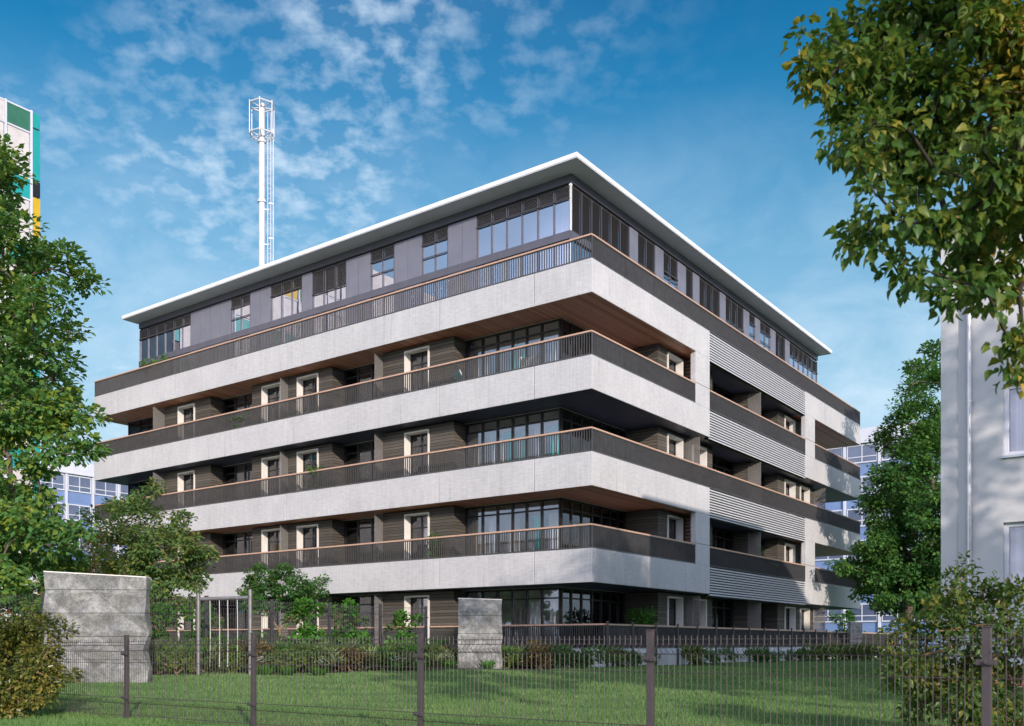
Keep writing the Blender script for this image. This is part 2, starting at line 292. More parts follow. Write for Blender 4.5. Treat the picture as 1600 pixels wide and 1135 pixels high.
# ------------------------------------------------------------------ mesh helpers
COL = scene.collection
class MB:
    """collects boxes, bars and tubes; build() links them as one mesh object"""
    def __init__(self): self.v = []; self.f = []
    def box(self, x0, x1, y0, y1, z0, z1):
        if x0 > x1: x0, x1 = x1, x0
        if y0 > y1: y0, y1 = y1, y0
        if z0 > z1: z0, z1 = z1, z0
        k = len(self.v)
        self.v += [(x0, y0, z0), (x1, y0, z0), (x1, y1, z0), (x0, y1, z0), (x0, y0, z1), (x1, y0, z1), (x1, y1, z1), (x0, y1, z1)]
        self.f += [(k, k+3, k+2, k+1), (k+4, k+5, k+6, k+7), (k, k+1, k+5, k+4), (k+1, k+2, k+6, k+5), (k+2, k+3, k+7, k+6), (k+3, k, k+4, k+7)]
    def poly(self, pts):
        k = len(self.v); self.v += [tuple(p) for p in pts]; self.f.append(tuple(range(k, k+len(pts))))
    def tube(self, pts, radii, n=6, cap=True):
        pts = [Vector(p) for p in pts]
        if isinstance(radii, (int, float)): radii = [radii]*len(pts)
        rings = []; ref = None
        for i, p in enumerate(pts):
            d = (pts[min(i+1, len(pts)-1)] - pts[max(i-1, 0)])
            if d.length < 1e-9: d = Vector((0, 0, 1))
            d.normalize()
            if ref is None: ref = Vector((1, 0, 0)) if abs(d.x) < 0.8 else Vector((0, 1, 0))
            u = (ref - d*ref.dot(d)).normalized(); w = d.cross(u); ref = u
            k = len(self.v)
            self.v += [tuple(p + (u*math.cos(2*math.pi*j/n) + w*math.sin(2*math.pi*j/n))*radii[i]) for j in range(n)]
            rings.append(k)
        for a, b in zip(rings, rings[1:]):
            self.f += [(a+j, a+(j+1) % n, b+(j+1) % n, b+j) for j in range(n)]
        if cap:
            self.f.append(tuple(rings[0]+j for j in reversed(range(n)))); self.f.append(tuple(rings[-1]+j for j in range(n)))
    def build(self, name, m, parent=None, smooth=False, bevel=0):
        me = bpy.data.meshes.new(name); me.from_pydata(self.v, [], self.f); me.update()
        me.materials.append(m)
        if smooth: me.polygons.foreach_set('use_smooth', [True]*len(me.polygons))
        o = bpy.data.objects.new(name, me); COL.objects.link(o)
        if parent is not None: o.parent = parent
        if bevel:
            bm = o.modifiers.new('bevel', 'BEVEL'); bm.width = bevel; bm.segments = 2; bm.limit_method = 'ANGLE'
        return o
def tag(o, label=None, cat=None, group=None, kind=None):
    for k, v in (('label', label), ('category', cat), ('group', group), ('kind', kind)):
        if v: o[k] = v
    return o
def empty(name, loc, rz=0, **kw):
    o = bpy.data.objects.new(name, None); COL.objects.link(o); o.location = loc; o.rotation_euler = (0, 0, rz)
    o.empty_display_size = 0.3
    return tag(o, **kw)
def copy_tree(o, parent=None):
    c = o.copy(); COL.objects.link(c)
    if parent is not None: c.parent = parent
    for ch in [x for x in bpy.data.objects if x.parent == o]: copy_tree(ch, c)
    return c
def at(px, py, Y):
    """world point seen at a pixel of the photograph, Y metres away"""
    return Vector(((px-CX)/FPX*Y, Y, EYE+(HY-py)/FPX*Y))

# ------------------------------------------------------------------ ground
def gz(x, y):
    t = min(max((y-14.0)/12.0, 0), 1); t = t*t*(3-2*t)
    return 0.04 + 0.24*t + 0.018*math.sin(x*0.9+y*0.35)*min(max((y-8)/8, 0), 1)
def ground():
    xs = np.concatenate([[-900, -300, -120, -60], np.arange(-34, 36, 1.0), [60, 120, 300, 900]])
    ys = np.concatenate([[-600, -200, -60, -20, 0], np.arange(6, 40, 1.0), [50, 70, 110, 200, 500, 1500]])
    b = MB(); nx = len(xs)
    for y in ys:
        for x in xs: b.v.append((float(x), float(y), gz(x, y)))
    for j in range(len(ys)-1):
        for i in range(nx-1): b.f.append((j*nx+i, j*nx+i+1, (j+1)*nx+i+1, (j+1)*nx+i))
    tag(b.build('lawn', M['lawn'], smooth=True), kind='structure')
ground()

# ------------------------------------------------------------------ the apartment building (local frame: x along the right facade, y along the left facade)
ANG = math.atan2(0.80680, 0.59082)
ORIG = Vector((2.4798, 29.5, 0))
LEN = 28.2
bld = empty('apartment_building', ORIG, ANG, label='five storey apartment block with wraparound concrete balconies and wide flat roof', cat='apartment building')
RZ = [13.757, 10.757, 7.757, 4.757]                                  # handrail heights: roof terrace, then three balcony floors
def dims(rz): return rz-0.764, rz-1.824                             # top and bottom of the concrete band under a handrail
def fb(mb, side, a0, a1, d0, d1, z0, z1):
    if side == 'L': mb.box(d0, d1, a0, a1, z0, z1)
    else: mb.box(a0, a1, d0, d1, z0, z1)
MID0, MID1 = 8.63, 19.39                                            # louvred middle of the right facade
PIL0, PIL1 = 7.41, 20.70
jl = [2.19+4.02*i for i in range(7)]
jr = [2.03, 6.55, MID0-0.001, MID1+0.001, 20.9+1.0, 26.2]
def joints(a0, a1, js, g=0.022):
    cuts = [a0]+[j for j in js if a0+0.05 < j < a1-0.05]+[a1]
    return [(p + (g/2 if i else 0), q - (g/2 if i < len(cuts)-2 else 0)) for i, (p, q) in enumerate(zip(cuts, cuts[1:]))]
TH = 0.22
for i, rz in enumerate(RZ):
    ct, cb = dims(rz)
    mb = MB()
    for p, q in joints(0, LEN, jl): fb(mb, 'L', p if p > 0 else 0, q, 0, TH, cb, ct)
    segs = joints(TH, MID0, jr)+joints(MID1, LEN, jr)
    for p, q in segs: fb(mb, 'R', p, q, 0, TH, cb, ct)
    fb(mb, 'L', TH, LEN, LEN-TH, LEN, cb, ct); fb(mb, 'R', TH, LEN-TH, LEN-TH, LEN, cb, ct)   # the two far sides
    if i in (1, 3):      # closed frames on this floor: pillars up to the band above
        up = dims(RZ[i-1])[1]
        for p0, p1 in ((PIL0, MID0), (MID1, PIL1)):
            zj = rz+0.02
            fb(mb, 'R', p0, p1, 0, TH, ct, zj-0.006); fb(mb, 'R', p0, p1, 0, TH, zj+0.006, up)
    mb.build('concrete_band', M['concrete'], bld, bevel=0.012)
    mb = MB(); mb.box(0.06, 0.2, 0.06, LEN-0.06, cb+0.012, ct-0.012); fb(mb, 'R', 0.21, MID0-0.03, 0.06, 0.2, cb+0.012, ct-0.012); fb(mb, 'R', MID1+0.03, LEN-0.06, 0.06, 0.2, cb+0.012, ct-0.012)
    mb.build('joint_seal', M['black'], bld)
    # floor slab and soffit
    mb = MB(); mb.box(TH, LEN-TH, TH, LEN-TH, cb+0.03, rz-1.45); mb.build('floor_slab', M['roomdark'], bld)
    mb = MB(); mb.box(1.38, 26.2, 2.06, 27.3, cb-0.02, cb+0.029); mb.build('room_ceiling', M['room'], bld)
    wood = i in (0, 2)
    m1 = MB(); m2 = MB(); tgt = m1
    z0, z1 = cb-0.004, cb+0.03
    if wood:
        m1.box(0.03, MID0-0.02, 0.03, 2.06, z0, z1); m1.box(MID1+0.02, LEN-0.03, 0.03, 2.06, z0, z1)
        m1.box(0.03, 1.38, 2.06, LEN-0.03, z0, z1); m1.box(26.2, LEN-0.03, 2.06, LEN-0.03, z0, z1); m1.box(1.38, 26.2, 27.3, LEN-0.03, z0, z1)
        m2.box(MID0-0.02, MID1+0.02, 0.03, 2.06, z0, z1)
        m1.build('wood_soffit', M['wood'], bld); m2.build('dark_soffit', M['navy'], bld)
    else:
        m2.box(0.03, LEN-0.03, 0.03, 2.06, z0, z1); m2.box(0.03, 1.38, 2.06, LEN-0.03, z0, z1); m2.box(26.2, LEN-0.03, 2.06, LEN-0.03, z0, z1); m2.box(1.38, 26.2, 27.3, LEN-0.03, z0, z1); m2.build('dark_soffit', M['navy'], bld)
    # louvres across the middle of the right facade
    mb = MB(); n = 11; zt, zb = ct-0.02, cb-0.08
    for k in range(n):
        z = zb + (zt-zb)*(k+0.5)/n
        k0 = len(mb.v)
        for a in (MID0+0.01, MID1-0.01):
            mb.v += [(a, 0.01, z-0.028), (a, 0.035, z-0.036), (a, 0.085, z+0.024), (a, 0.07, z+0.034), (a, 0.01, z+0.018)]
        mb.f += [tuple(k0+j for j in range(5)), tuple(k0+9-j for j in range(5))]+[(k0+(j+1) % 5, k0+j, k0+5+j, k0+5+(j+1) % 5) for j in range(5)]
    mb.build('louvre_screen', M['louvre'], bld)
    mb = MB(); mb.box(MID0+0.005, MID1-0.005, 0.13, TH, zb-0.02, ct); mb.build('louvre_backing', M['black'], bld)

def railing(side, a0, a1, zb, zt, name='railing', d=0.02, sp=0.083, post=None, ends=True):
    mb = MB()
    fb(mb, side, a0, a1, d-0.008, d+0.06, zb, zb+0.05); fb(mb, side, a0, a1, d+0.004, d+0.048, zt-0.075, zt-0.05)
    n = int((a1-a0)/sp)
    for k in range(n+1):
        a = a0 + 0.006 + (a1-a0-0.012)*k/n
        fb(mb, side, a-0.0055, a+0.0055, d, d+0.052, zb+0.05, zt-0.075)
    for k in range(int((a1-a0)/1.98)+1):
        a = min(a0+0.04+1.98*k, a1-0.03); fb(mb, side, a-0.014, a+0.014, d+0.054, d+0.09, zb+0.05, zt-0.05)
    r = mb.build(name, M['rail'], bld)
    h = MB(); fb(h, side, a0-0.005, a1+0.005, d-0.018, d+0.072, zt-0.05, zt); h.build('handrail', M['handrail'], r)
    return r
for i, rz in enumerate(RZ):
    ct, cb = dims(rz)
    railing('L', 0.02, LEN-0.02, ct, rz, sp=0.094)
    if i in (0, 2): railing('R', 0.1, LEN-0.02, ct, rz)
    else:
        railing('R', 0.1, PIL0-0.01, ct, rz); railing('R', MID0+0.01, MID1-0.01, ct, rz); railing('R', PIL1+0.01, LEN-0.02, ct, rz)

# recessed storeys: timber-clad boxes, doors, glazing
def glazing(side, d, edges, z0, z1, zt, m='glass', fr=0.035, name='glazing', parent=bld):
    mb = MB()
    for a in edges: fb(mb, side, a-fr, a+fr, d-0.03, d+0.07, z0, z1)
    lo, hi = min(edges)+fr, max(edges)-fr
    es = sorted(edges)
    for p, q in zip(es, es[1:]):
        for za, zb_ in ((z0, z0+0.07), (zt-0.025, zt+0.025), (z1-0.06, z1)):
            fb(mb, side, p+fr, q-fr, d-0.02, d+0.06, za, zb_)
    g = mb.build(name, M['black'], parent)
    for p, q in zip(es, es[1:]):
        pb = MB(); fb(pb, side, p+fr, q-fr, d+0.012, d+0.024, z0+0.07, z1-0.06); pb.build('pane', M[m], g)
    return g
def door(side, a0, a1, z0, z1, d=0.7):
    s = MB(); th = 0.055
    for p, q in ((a0, a0+th), (a1-th, a1)): fb(s, side, p, q, d-0.05, d+0.34, z0, z1)
    fb(s, side, a0+th, a1-th, d-0.05, d+0.34, z1-th, z1)
    root = s.build('door_surround', M['white'], bld)
    f = MB(); w = 0.05; p, q = a0+th, a1-th; mid = (p+q)/2
    for u, v in ((p, p+w), (mid-w/2, mid+w/2), (q-w, q)): fb(f, side, u, v, d+0.24, d+0.31, z0, z1-th)
    zt = z0 + (z1-z0)*0.80
    for u, v in ((p+w, mid-w/2), (mid+w/2, q-w)):
        for za, zb in ((z0, z0+0.09), (zt-0.02, zt+0.02), (z1-th-w, z1-th)): fb(f, side, u, v, d+0.245, d+0.305, za, zb)
    f.build('door_leaf', M['black'], root)
    g = MB(); fb(g, side, p+w, mid-w/2, d+0.27, d+0.28, z0+0.09, z1-th-w); fb(g, side, mid+w/2, q-w, d+0.27, d+0.28, z0+0.09, z1-th-w)
    g.build('pane', M['glass'], root)
    c = MB()
    n = 9; wv = (q-p)*(0.32 if random.random() < 0.6 else 0.8)
    for k in range(n):
        u = p + wv*k/n; fb(c, side, u, u+wv/n*0.98, d+0.36+0.03*(k % 2), d+0.39+0.03*(k % 2), z0+0.02, z1-0.1)
    c.build('curtain', random.choice([M['curtain_w'], M['curtain_b'], M['curtain_w'], M['curtain_t']]), root)
def curtain(side, a0, a1, d, z0, z1, m):
    c = MB(); n = max(3, int((a1-a0)/0.09)); k0 = 0
    for k in range(n+1):
        a = a0+(a1-a0)*k/n; dd = d + 0.035*(1 if k % 2 else -1)
        for z in (z0, z1): c.v.append((dd, a, z) if side == 'L' else (a, dd, z))
    c.f = [(2*k, 2*k+2, 2*k+3, 2*k+1) for k in range(n)]
    o = c.build('curtain', M[m], bld, smooth=True)
    sm = o.modifiers.new('thick', 'SOLIDIFY'); sm.thickness = 0.006
    return o
def wall_with_opening(mb, side, a0, a1, d0, d1, z0, z1, ops, zo):
    x = a0
    for p, q in sorted(ops):
        fb(mb, side, x, p, d0, d1, z0, z1); fb(mb, side, p, q, d0, d1, zo, z1); x = q
    fb(mb, side, x, a1, d0, d1, z0, z1)
def room(z0, z1, lit):
    """inner partition ring, a few metres behind the glass, and cross walls"""
    mb = MB(); e = 0.03
    mb.box(5.2, 5.35, 5.6, LEN-5, z0, z1); mb.box(5.2, LEN-5, 5.45, 5.6, z0, z1); mb.box(LEN-5.15, LEN-5, 5.6, LEN-5, z0, z1); mb.box(5.35, LEN-5.15, LEN-5.15, LEN-5, z0, z1)
    for a in (6.3, 12.2, 17.4, 23.3): mb.box(1.6, 5.2, a, a+0.12, z0, z1)
    for a in (5.9, 10.5, 15.4, 22.6): mb.box(a, a+0.12, 2.2, 5.45, z0, z1)
    mb.build('inner_wall', M['room'], bld)
random.seed(4)
LV = [(RZ[1]-1.45, RZ[1]+1.146, RZ[1]), (RZ[2]-1.45, RZ[2]+1.146, RZ[2]), (RZ[3]-1.45, RZ[3]+1.146, RZ[3]), (0.5, 4.757-1.854, 1.757)]
for li, (z0, z1, rz) in enumerate(LV):
    zt = rz+0.80; zd = rz+1.02
    room(z0, z1, True)
    # left facade
    for a0, a1, doors in ((6.14, 9.6, [(7.27, 8.47)]), (12.34, 17.2, [(13.1, 14.35), (15.33, 16.54)]), (20.04, 23.47, [(21.15, 22.39)])):
        mb = MB(); wall_with_opening(mb, 'L', a0, a1, 0.7, 0.98, z0, z1, doors, zd)
        for a in (a0, a1-0.14): fb(mb, 'L', a, a+0.14, 0.98, 1.5, z0, z1)
        mb.build('clad_wall', M['clad'], bld)
        for p, q in doors: door('L', p, q, z0, zd)
    glazing('L', 1.38, [6.08, 5.38, 4.71, 4.06, 3.46, 2.83, 2.10], z0, z1, zt)
    glazing('L', 1.38, [12.3, 11.58, 10.82, 10.26, 9.64], z0, z1, zt)
    glazing('L', 1.38, [19.98, 19.19, 18.53, 17.88, 17.24], z0, z1, zt)
    glazing('L', 1.38, [27.44, 26.49, 25.85, 25.21, 24.4, 23.5], z0, z1, zt)
    glazing('R', 27.44, [1.46, 2.4, 3.3, 4.2, 5.1], z0, z1, zt)
    # right facade
    for a0, a1, doors in ((5.72, 10.41, [(6.43, 7.69), (8.53, 9.80)]), (14.03, 15.5, []), (17.59, 22.55, [(18.46, 19.83), (20.55, 21.88)])):
        mb = MB(); wall_with_opening(mb, 'R', a0, a1, 0.7, 0.98, z0, z1, doors, zd)
        for a in (a0, a1-0.14): fb(mb, 'R', a, a+0.14, 0.98, 2.12, z0, z1)
        mb.build('clad_wall', M['clad'], bld)
        for p, q in doors: door('R', p, q, z0, zd)
    glazing('R', 2.06, [1.42, 2.02, 2.68, 3.36, 3.98, 4.61, 5.2, 5.68], z0, z1, zt)
    glazing('R', 1.38, [10.45, 11.3, 12.2, 13.1, 13.99], z0, z1, zt)
    glazing('R', 1.38, [15.54, 16.5, 17.55], z0, z1, zt)
    glazing('R', 2.06, [22.6, 23.6, 24.6, 25.4, 26.2], z0, z1, zt)
    mb = MB(); fb(mb, 'L', 2.16, 7.5, 26.2, 26.4, z0, z1); fb(mb, 'L', 7.5, 26, 25.5, 25.7, z0, z1); fb(mb, 'R', 6, 25.5, 26.6, 26.8, z0, z1)
    mb.build('rear_wall', M['clad'], bld)
    # dividers between balconies
    for side, a, dd in (('L', 9.6, 0.28), ('L', 14.93, 0.3), ('L', 23.47, 0.12), ('R', 14.03, 0.1))+((('R', 7.95, 0.1), ('R', 22.55, 0.1)) if li in (1, 3) else ()):
        mb = MB(); fb(mb, side, a-0.02, a+0.02, dd, 0.69, z0, z1-0.06); mb.build('balcony_divider', M['divider'], bld)
    if li in (0, 2):     # timber slat screens closing the end of the corner balcony
        for a in (7.95,):
            mb = MB()
            for k in range(int((z1-z0)/0.14)): fb(mb, 'R', a, a+0.045, 0.24, 0.69, z0+0.05+0.14*k, z0+0.13+0.14*k)
            mb.build('slat_screen', M['slatwood'], bld)
    # curtains and blinds behind the corner glass
    rr = random.Random(10+li)
    pal = [['curtain_b', 'curtain_t', 'curtain_w'], ['curtain_w', 'curtain_t', 'curtain_t'], ['curtain_b', 'curtain_t', 'curtain_w'], ['curtain_w', 'curtain_w', 'curtain_t']][li]
    sets = [[('L', 3.5, 4.3, 't'), ('L', 5.3, 6.0, 'b'), ('L', 2.2, 3.1, 'w'), ('R', 1.75, 2.6, 'w'), ('R', 4.4, 5.5, 'b')],
            [('L', 5.5, 6.0, 'b'), ('L', 4.6, 5.2, 'w'), ('L', 3.55, 4.1, 't'), ('L', 4.15, 4.6, 't'), ('L', 2.85, 3.35, 'w'), ('L', 2.1, 2.75, 't'), ('R', 1.8, 2.6, 'w'), ('R', 4.6, 5.6, 'b')],
            [('L', 5.4, 6.0, 'b'), ('L', 4.8, 5.3, 'w'), ('L', 3.9, 4.5, 'b'), ('L', 2.85, 3.3, 't'), ('L', 2.1, 2.7, 'w'), ('R', 1.75, 2.9, 'w'), ('R', 3.0, 4.6, 'b'), ('R', 4.8, 5.6, 'w')],
            [('L', 3.0, 3.6, 'w'), ('L', 2.4, 2.7, 'w'), ('L', 5.6, 6.0, 'b'), ('R', 5.0, 5.5, 'b')]][li]
    for side, p, q, c in sets: curtain(side, p, q, 1.62 if side == 'L' else 2.3, z0+0.02, z1-0.45, 'curtain_'+c)
    for p, q in ((10.9, 11.5), (18.1, 18.5), (18.9, 19.3)): curtain('L', p, q, 1.62, z0+0.02, z1-0.05, rr.choice(['curtain_t', 'curtain_b', 'curtain_t']))

# ground-floor terrace
mb = MB(); mb.box(0.75, LEN, -0.0, 0.7, -0.2, 0.5); mb.box(0.75, 1.4, 0.7, LEN, -0.2, 0.5); mb.box(1.4, LEN-1, 0.7, LEN-1, -0.2, 0.5); mb.build('terrace_floor', M['roomdark'], bld)
mb = MB()
fb(mb, 'L', 0.0-0.03, LEN, 0.72-0.05, 0.745, -0.2, 0.86); fb(mb, 'R', 0.75, LEN+8, -0.03, -0.005, -0.2, 0.86)
mb.build('terrace_plinth', M['base_white'], bld)
railing('L', 0.0, LEN, 0.862, 1.66, d=0.68); railing('R', 0.76, LEN+8, 0.862, 1.66, d=-0.02)
for k in range(17):
    mb = MB(); fb(mb, 'R', 0.8+1.65*k, 0.86+1.65*k, -0.09, -0.04, 0.2, 1.74); mb.build('terrace_post', M['rail'], bld)

# penthouse
PT, PS, PTE, PSE = 1.4, 1.66, 26.06, 26.6        # near corner (x, y) and far ends
zW0, zW1 = 14.76, 16.28
Lw = [(PS, 5.67, 6, .27), (7.0, 8.27, 2, .27), (9.67, 10.93, 2, .27), (12.28, 14.26, 3, .62), (14.88, 16.85, 3, .3), (18.21, 19.53, 2, .27), (22.47, PSE, 6, .3)]
Rw = [(PT, 5.36, 6, 1.0), (5.99, 7.35, 2, .74), (8.04, 9.26, 2, .5), (10.01, 10.66, 1, .75), (11.27, 13.32, 3, 1.0), (13.93, 15.92, 3, .68), (16.59, 17.28, 1, .28), (17.91, 19.21, 2, .28), (19.89, 21.19, 2, .8), (21.82, PTE, 6, .42)]
def pent(side, d, wins, end, start):
    f = MB(); fb(f, side, start, end, d-0.02, d+0.2, 16.35, 16.63); f.build('fascia', M['spandrel'], bld)
    f = MB(); fb(f, side, start+0.02, end, d-0.03, d+0.2, 14.50, 14.755); f.build('spandrel', M['spandrel'], bld)
    f = MB(); fb(f, side, start+0.05, end, d+0.06, d+0.2, 16.28, 16.35); f.build('blind_box', M['black'], bld)
    x = start; gaps = []
    for a0, a1, n, bl in wins:
        if a0 > x+0.01: gaps.append((x, a0))
        x = a1
        for (za, zb, up) in ((zW0, zW1, True), (12.31, 14.50, False)):
            g = MB(); fr = 0.025; c0 = 0.05 if a0 == start else 0
            es = [a0+c0+(a1-a0-c0)*k/n for k in range(n+1)]
            for k, a in enumerate(es): fb(g, side, (a if k == 0 else a-fr if k < n else a-2*fr), (a+2*fr if k == 0 else a+fr if k < n else a), d+0.02, d+0.10, za+0.03, zb)
            fb(g, side, a0+c0, a1, d+0.02, d+0.10, za, za+0.03)
            if n <= 2 and up and bl < .6: fb(g, side, a0+0.03, a1-0.03, d-0.02, d+0.015, za+0.58, za+0.61)
            w = g.build('window', M['spandrel'], bld)
            for p, q in zip(es, es[1:]):
                pb = MB(); fb(pb, side, p+0.03, q-0.03, d+0.055, d+0.065, za+0.03, zb); pb.build('pane', M['glass_top'], w)
            if up:
                b = MB(); zz = zb - (zb-za)*bl; nn = int((zb-zz)/0.05)
                for k in range(nn):
                    z = zb-0.05*(k+0.5)
                    for p, q in zip(es, es[1:]):
                        k0 = len(b.v)
                        P = [(p+0.03, d-0.005, z-0.016), (q-0.03, d-0.005, z-0.016), (q-0.03, d+0.018, z+0.02), (p+0.03, d+0.018, z+0.02)]
                        b.v += [(y, x_, z_) if side == 'L' else (x_, y, z_) for x_, y, z_ in P]; b.f.append((k0, k0+1, k0+2, k0+3))
                fb(b, side, a0+c0+0.01, a1-0.01, d-0.03, d+0.018, zz-0.03, zz)
                b.build('blind', M['blind'], w)
    for p, q in gaps:
        n = max(1, round((q-p)/0.66)); f = MB()
        for k in range(n):
            u, v = p+(q-p)*k/n, p+(q-p)*(k+1)/n
            fb(f, side, u+0.008, v-0.008, d, d+0.1, 14.757, 16.28); fb(f, side, u+0.008, v-0.008, d, d+0.1, 12.31, 14.50)
        f.build('facade_panel', M['panel'], bld)
        f = MB(); fb(f, side, p, q, d+0.1, d+0.18, 12.31, 16.28); f.build('wall_backing', M['black'], bld)
pent('L', PT, Lw, PSE, PS); pent('R', PS, Rw, PTE, PT)
mb = MB(); mb.box(PT+0.02, PT+0.10, PS+0.02, PS+0.10, 12.31, 16.35); mb.build('corner_post', M['roofedge'], bld)
mb = MB(); mb.box(PT+3.4, PTE-3, PS+3.4, PSE-3, 12.31, 16.6); mb.build('inner_wall', M['room'], bld)
mb = MB(); mb.box(PTE-0.2, PTE, PS+0.5, PSE, 12.31, 16.62); mb.box(PT+3.5, PTE-0.2, PSE-0.2, PSE, 12.31, 16.62); mb.build('rear_wall', M['panel'], bld)
for a, b_ in ((2.2, 2.7), (22.8, 23.4), (25.2, 25.9)): curtain('L', a, b_, 1.75, 12.32, 16.25, 'curtain_w')
curtain('L', 12.4, 13.1, 1.75, 12.32, 16.25, 'curtain_w'); curtain('L', 18.3, 18.7, 1.75, 12.32, 16.25, 'curtain_w')
curtain('R', 23.5, 25.6, 2.0, 12.32, 16.25, 'curtain_w')
# flat roof
r0x, r1x, r0y, r1y = 0.58, 26.22, 0.92, 26.77
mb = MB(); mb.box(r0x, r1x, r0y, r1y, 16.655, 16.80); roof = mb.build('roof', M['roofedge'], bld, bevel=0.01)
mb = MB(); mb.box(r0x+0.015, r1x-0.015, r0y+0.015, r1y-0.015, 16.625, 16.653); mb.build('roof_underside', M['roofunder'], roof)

# ------------------------------------------------------------------ steel chimney behind the roof
ch = empty('steel_chimney', ORIG+Vector((0.59082*12-0.8068*30.5, 0.8068*12+0.59082*30.5, 0)), 0.3, label='tall white steel chimney with a ladder and hexagonal cage rising behind the roof', cat='chimney')
D = 57.2; ztop = 1+(HY-163)/FPX*D
mb = MB(); mb.tube([(0, 0, 0.2), (0, 0, ztop)], 0.18, 20); mb.build('shaft', M['paint_white'], ch, smooth=False)
mb = MB()
for zz, h_ in ((1+(HY-315)/FPX*D, 0.07), (1+(HY-222)/FPX*D, .05)): mb.tube([(0, 0, zz-h_), (0, 0, zz+h_)], 0.25, 20)
mb.build('collar', M['paint_white'], ch)
mb = MB(); za, zb = 1+(HY-211)/FPX*D, 1+(HY-165)/FPX*D
hexp = [(0.76*math.cos(R(60*k+18)), 0.76*math.sin(R(60*k+18))) for k in range(6)]
for z in (za, zb):
    for k in range(6):
        a, b_ = hexp[k], hexp[(k+1) % 6]
        mb.tube([(*a, z), (*b_, z)], 0.045, 6); mb.tube([(0, 0, z-0.12), (*a, z)], 0.035, 6)
for a in hexp: mb.tube([(*a, za-0.1), (*a, zb+0.12)], 0.03, 6)
mb.build('cage', M['paint_white'], ch)
mb = MB()
for o_ in (0.34, 0.52): mb.tube([(o_, -0.1, 0.5), (o_, -0.1, zb-0.4)], 0.022, 5)
mb.tube([(0.66, -0.1, 0.5), (0.66, -0.1, za+.4)], 0.03, 5)
for k in range(int((zb-3)/0.3)): mb.tube([(0.34, -0.1, 2+0.3*k), (0.52, -0.1, 2+0.3*k)], 0.014, 4)
for k in range(12): mb.box(0.1, 0.40, -0.12, -0.08, 4+2.1*k, 4.05+2.1*k); mb.box(0.40, 0.68, -0.12, -0.08, 4.4+2.1*k, 4.46+2.1*k)
mb.build('ladder', M['paint_white'], ch)

# ------------------------------------------------------------------ coloured high-rise on the left
hp = Vector((-22.31, 45.0, 0))
hr = empty('high_rise', hp, ANG, label='tower block with teal, green and yellow facade panels at the left edge', cat='tower block')
ZT = 26.0; ST = 3.17
mb = MB(); mb.box(-26, 0, 0.12, 14, 0, ZT-0.15); mb.build('wall', M['offwhite'], hr)
cols = [(-0.37, 0.0)]; x = -0.47
while x > -12: cols.append((x-1.08, x)); x -= 1.18
strip = [('teal', .78), ('teal', 2.42), ('blackp', .78), ('yellow', 2.45), ('teal', 2.4), ('blackp', .8), ('green', 2.4), ('teal', .8), ('yellow', 2.4), ('teal', .8), ('teal', 2.4), ('blackp', .8)]
z = ZT
for nm, h_ in strip:
    mb = MB(); mb.box(-0.36, 0, 0, 0.115, z-h_+0.09, z); mb.build('facade_panel', M[nm], hr); z -= h_
rr = random.Random(3)
for ci, (a0, a1) in enumerate(cols[1:]):
    for k in range(8):
        z = ZT-ST*k
        nm = 'green' if (ci, k) == (0, 0) else 'offwhite' if (ci, k) == (1, 0) else 'teal' if (ci == 0 and k == 1) else rr.choice(['offwhite', 'teal', 'offwhite', 'yellow', 'green'])
        mb = MB(); mb.box(a0, a1, 0.02, 0.115, z-0.95, z); mb.build('facade_panel', M[nm], hr)
        mb = MB(); mb.box(a0+0.03, a1-0.03, 0.05, 0.115, z-ST+0.1, z-1.05); mb.build('facade_panel', M['offwhite'], hr)
mb = MB()
for a0, a1 in cols:
    mb = MB(); mb.box(a0-0.095, a0-0.005, -0.04, 0.11, 0.3, ZT+0.05); mb.build('pillar', M['far_white'], hr)
for k in range(8):
    for dz in (0, -1.0):
        mb = MB(); mb.box(cols[-1][0], -0.46, 0.0, 0.06, ZT-ST*k+dz-0.04, ZT-ST*k+dz+0.03); mb.build('ledge', M['far_white'], hr)

# ------------------------------------------------------------------ blue school-like blocks far behind
def blue_block(px, Y, ang, a0, a1, top, st, bay, label, dep=14):
    root = empty('office_block', ((px-CX)/FPX*Y, Y, 0), ang, label=label, cat='office building', group='blue and white office blocks behind the apartment building')
    w = MB(); w.box(a0, a1, 0.1, dep, 0, top-1.35); w.build('wall', M['blue_panel'], root)
    f = MB(); f.box(a0-0.3, a1+0.3, -0.25, dep+.3, top-1.35, top); f.build('roof', M['far_white'], root)
    n = int((a1-a0)/bay); ns = int((top-1.5)/st)
    c = MB()
    for k in range(n+1): c.box(a0+bay*k-0.11, a0+bay*k+0.11, -0.12, 0.1, 0, top-1.36)
    c.build('column', M['far_white'], root)
    for s in range(min(ns, 6)):
        z1 = top-1.45-st*s; z0 = z1-1.75
        for k in range(n):
            p, q = a0+bay*k+0.2, a0+bay*(k+1)-0.2
            if s*n+k > 95: continue
            fr = MB(); mid = (p+q)/2
            fr.box(p, q, -0.02, 0.095, z0, z0+0.12); fr.box(p, q, -0.02, 0.095, z1-0.12, z1); fr.box(p, q, -0.01, 0.08, z0+0.55, z0+0.63)
            for u in (p, mid-0.04, q-0.08): fr.box(u, u+0.08, -0.015, 0.09, z0+0.12, z1-0.12)
            o = fr.build('window', M['far_white'], root)
            g = MB(); g.box(p+0.02, q-0.02, 0.03, 0.06, z0+0.02, z1-0.02); g.build('pane', M['far_glass'], o)
blue_block(145, 104, ANG, -12, 15, 20.6, 3.1, 3.0, 'blue and white office block seen behind the left end of the apartment block')
blue_block(1340, 90, ANG-R(90), -14, 14.8, 21.3, 3.0, 3.2, 'blue and white office block seen past the right end of the apartment block')

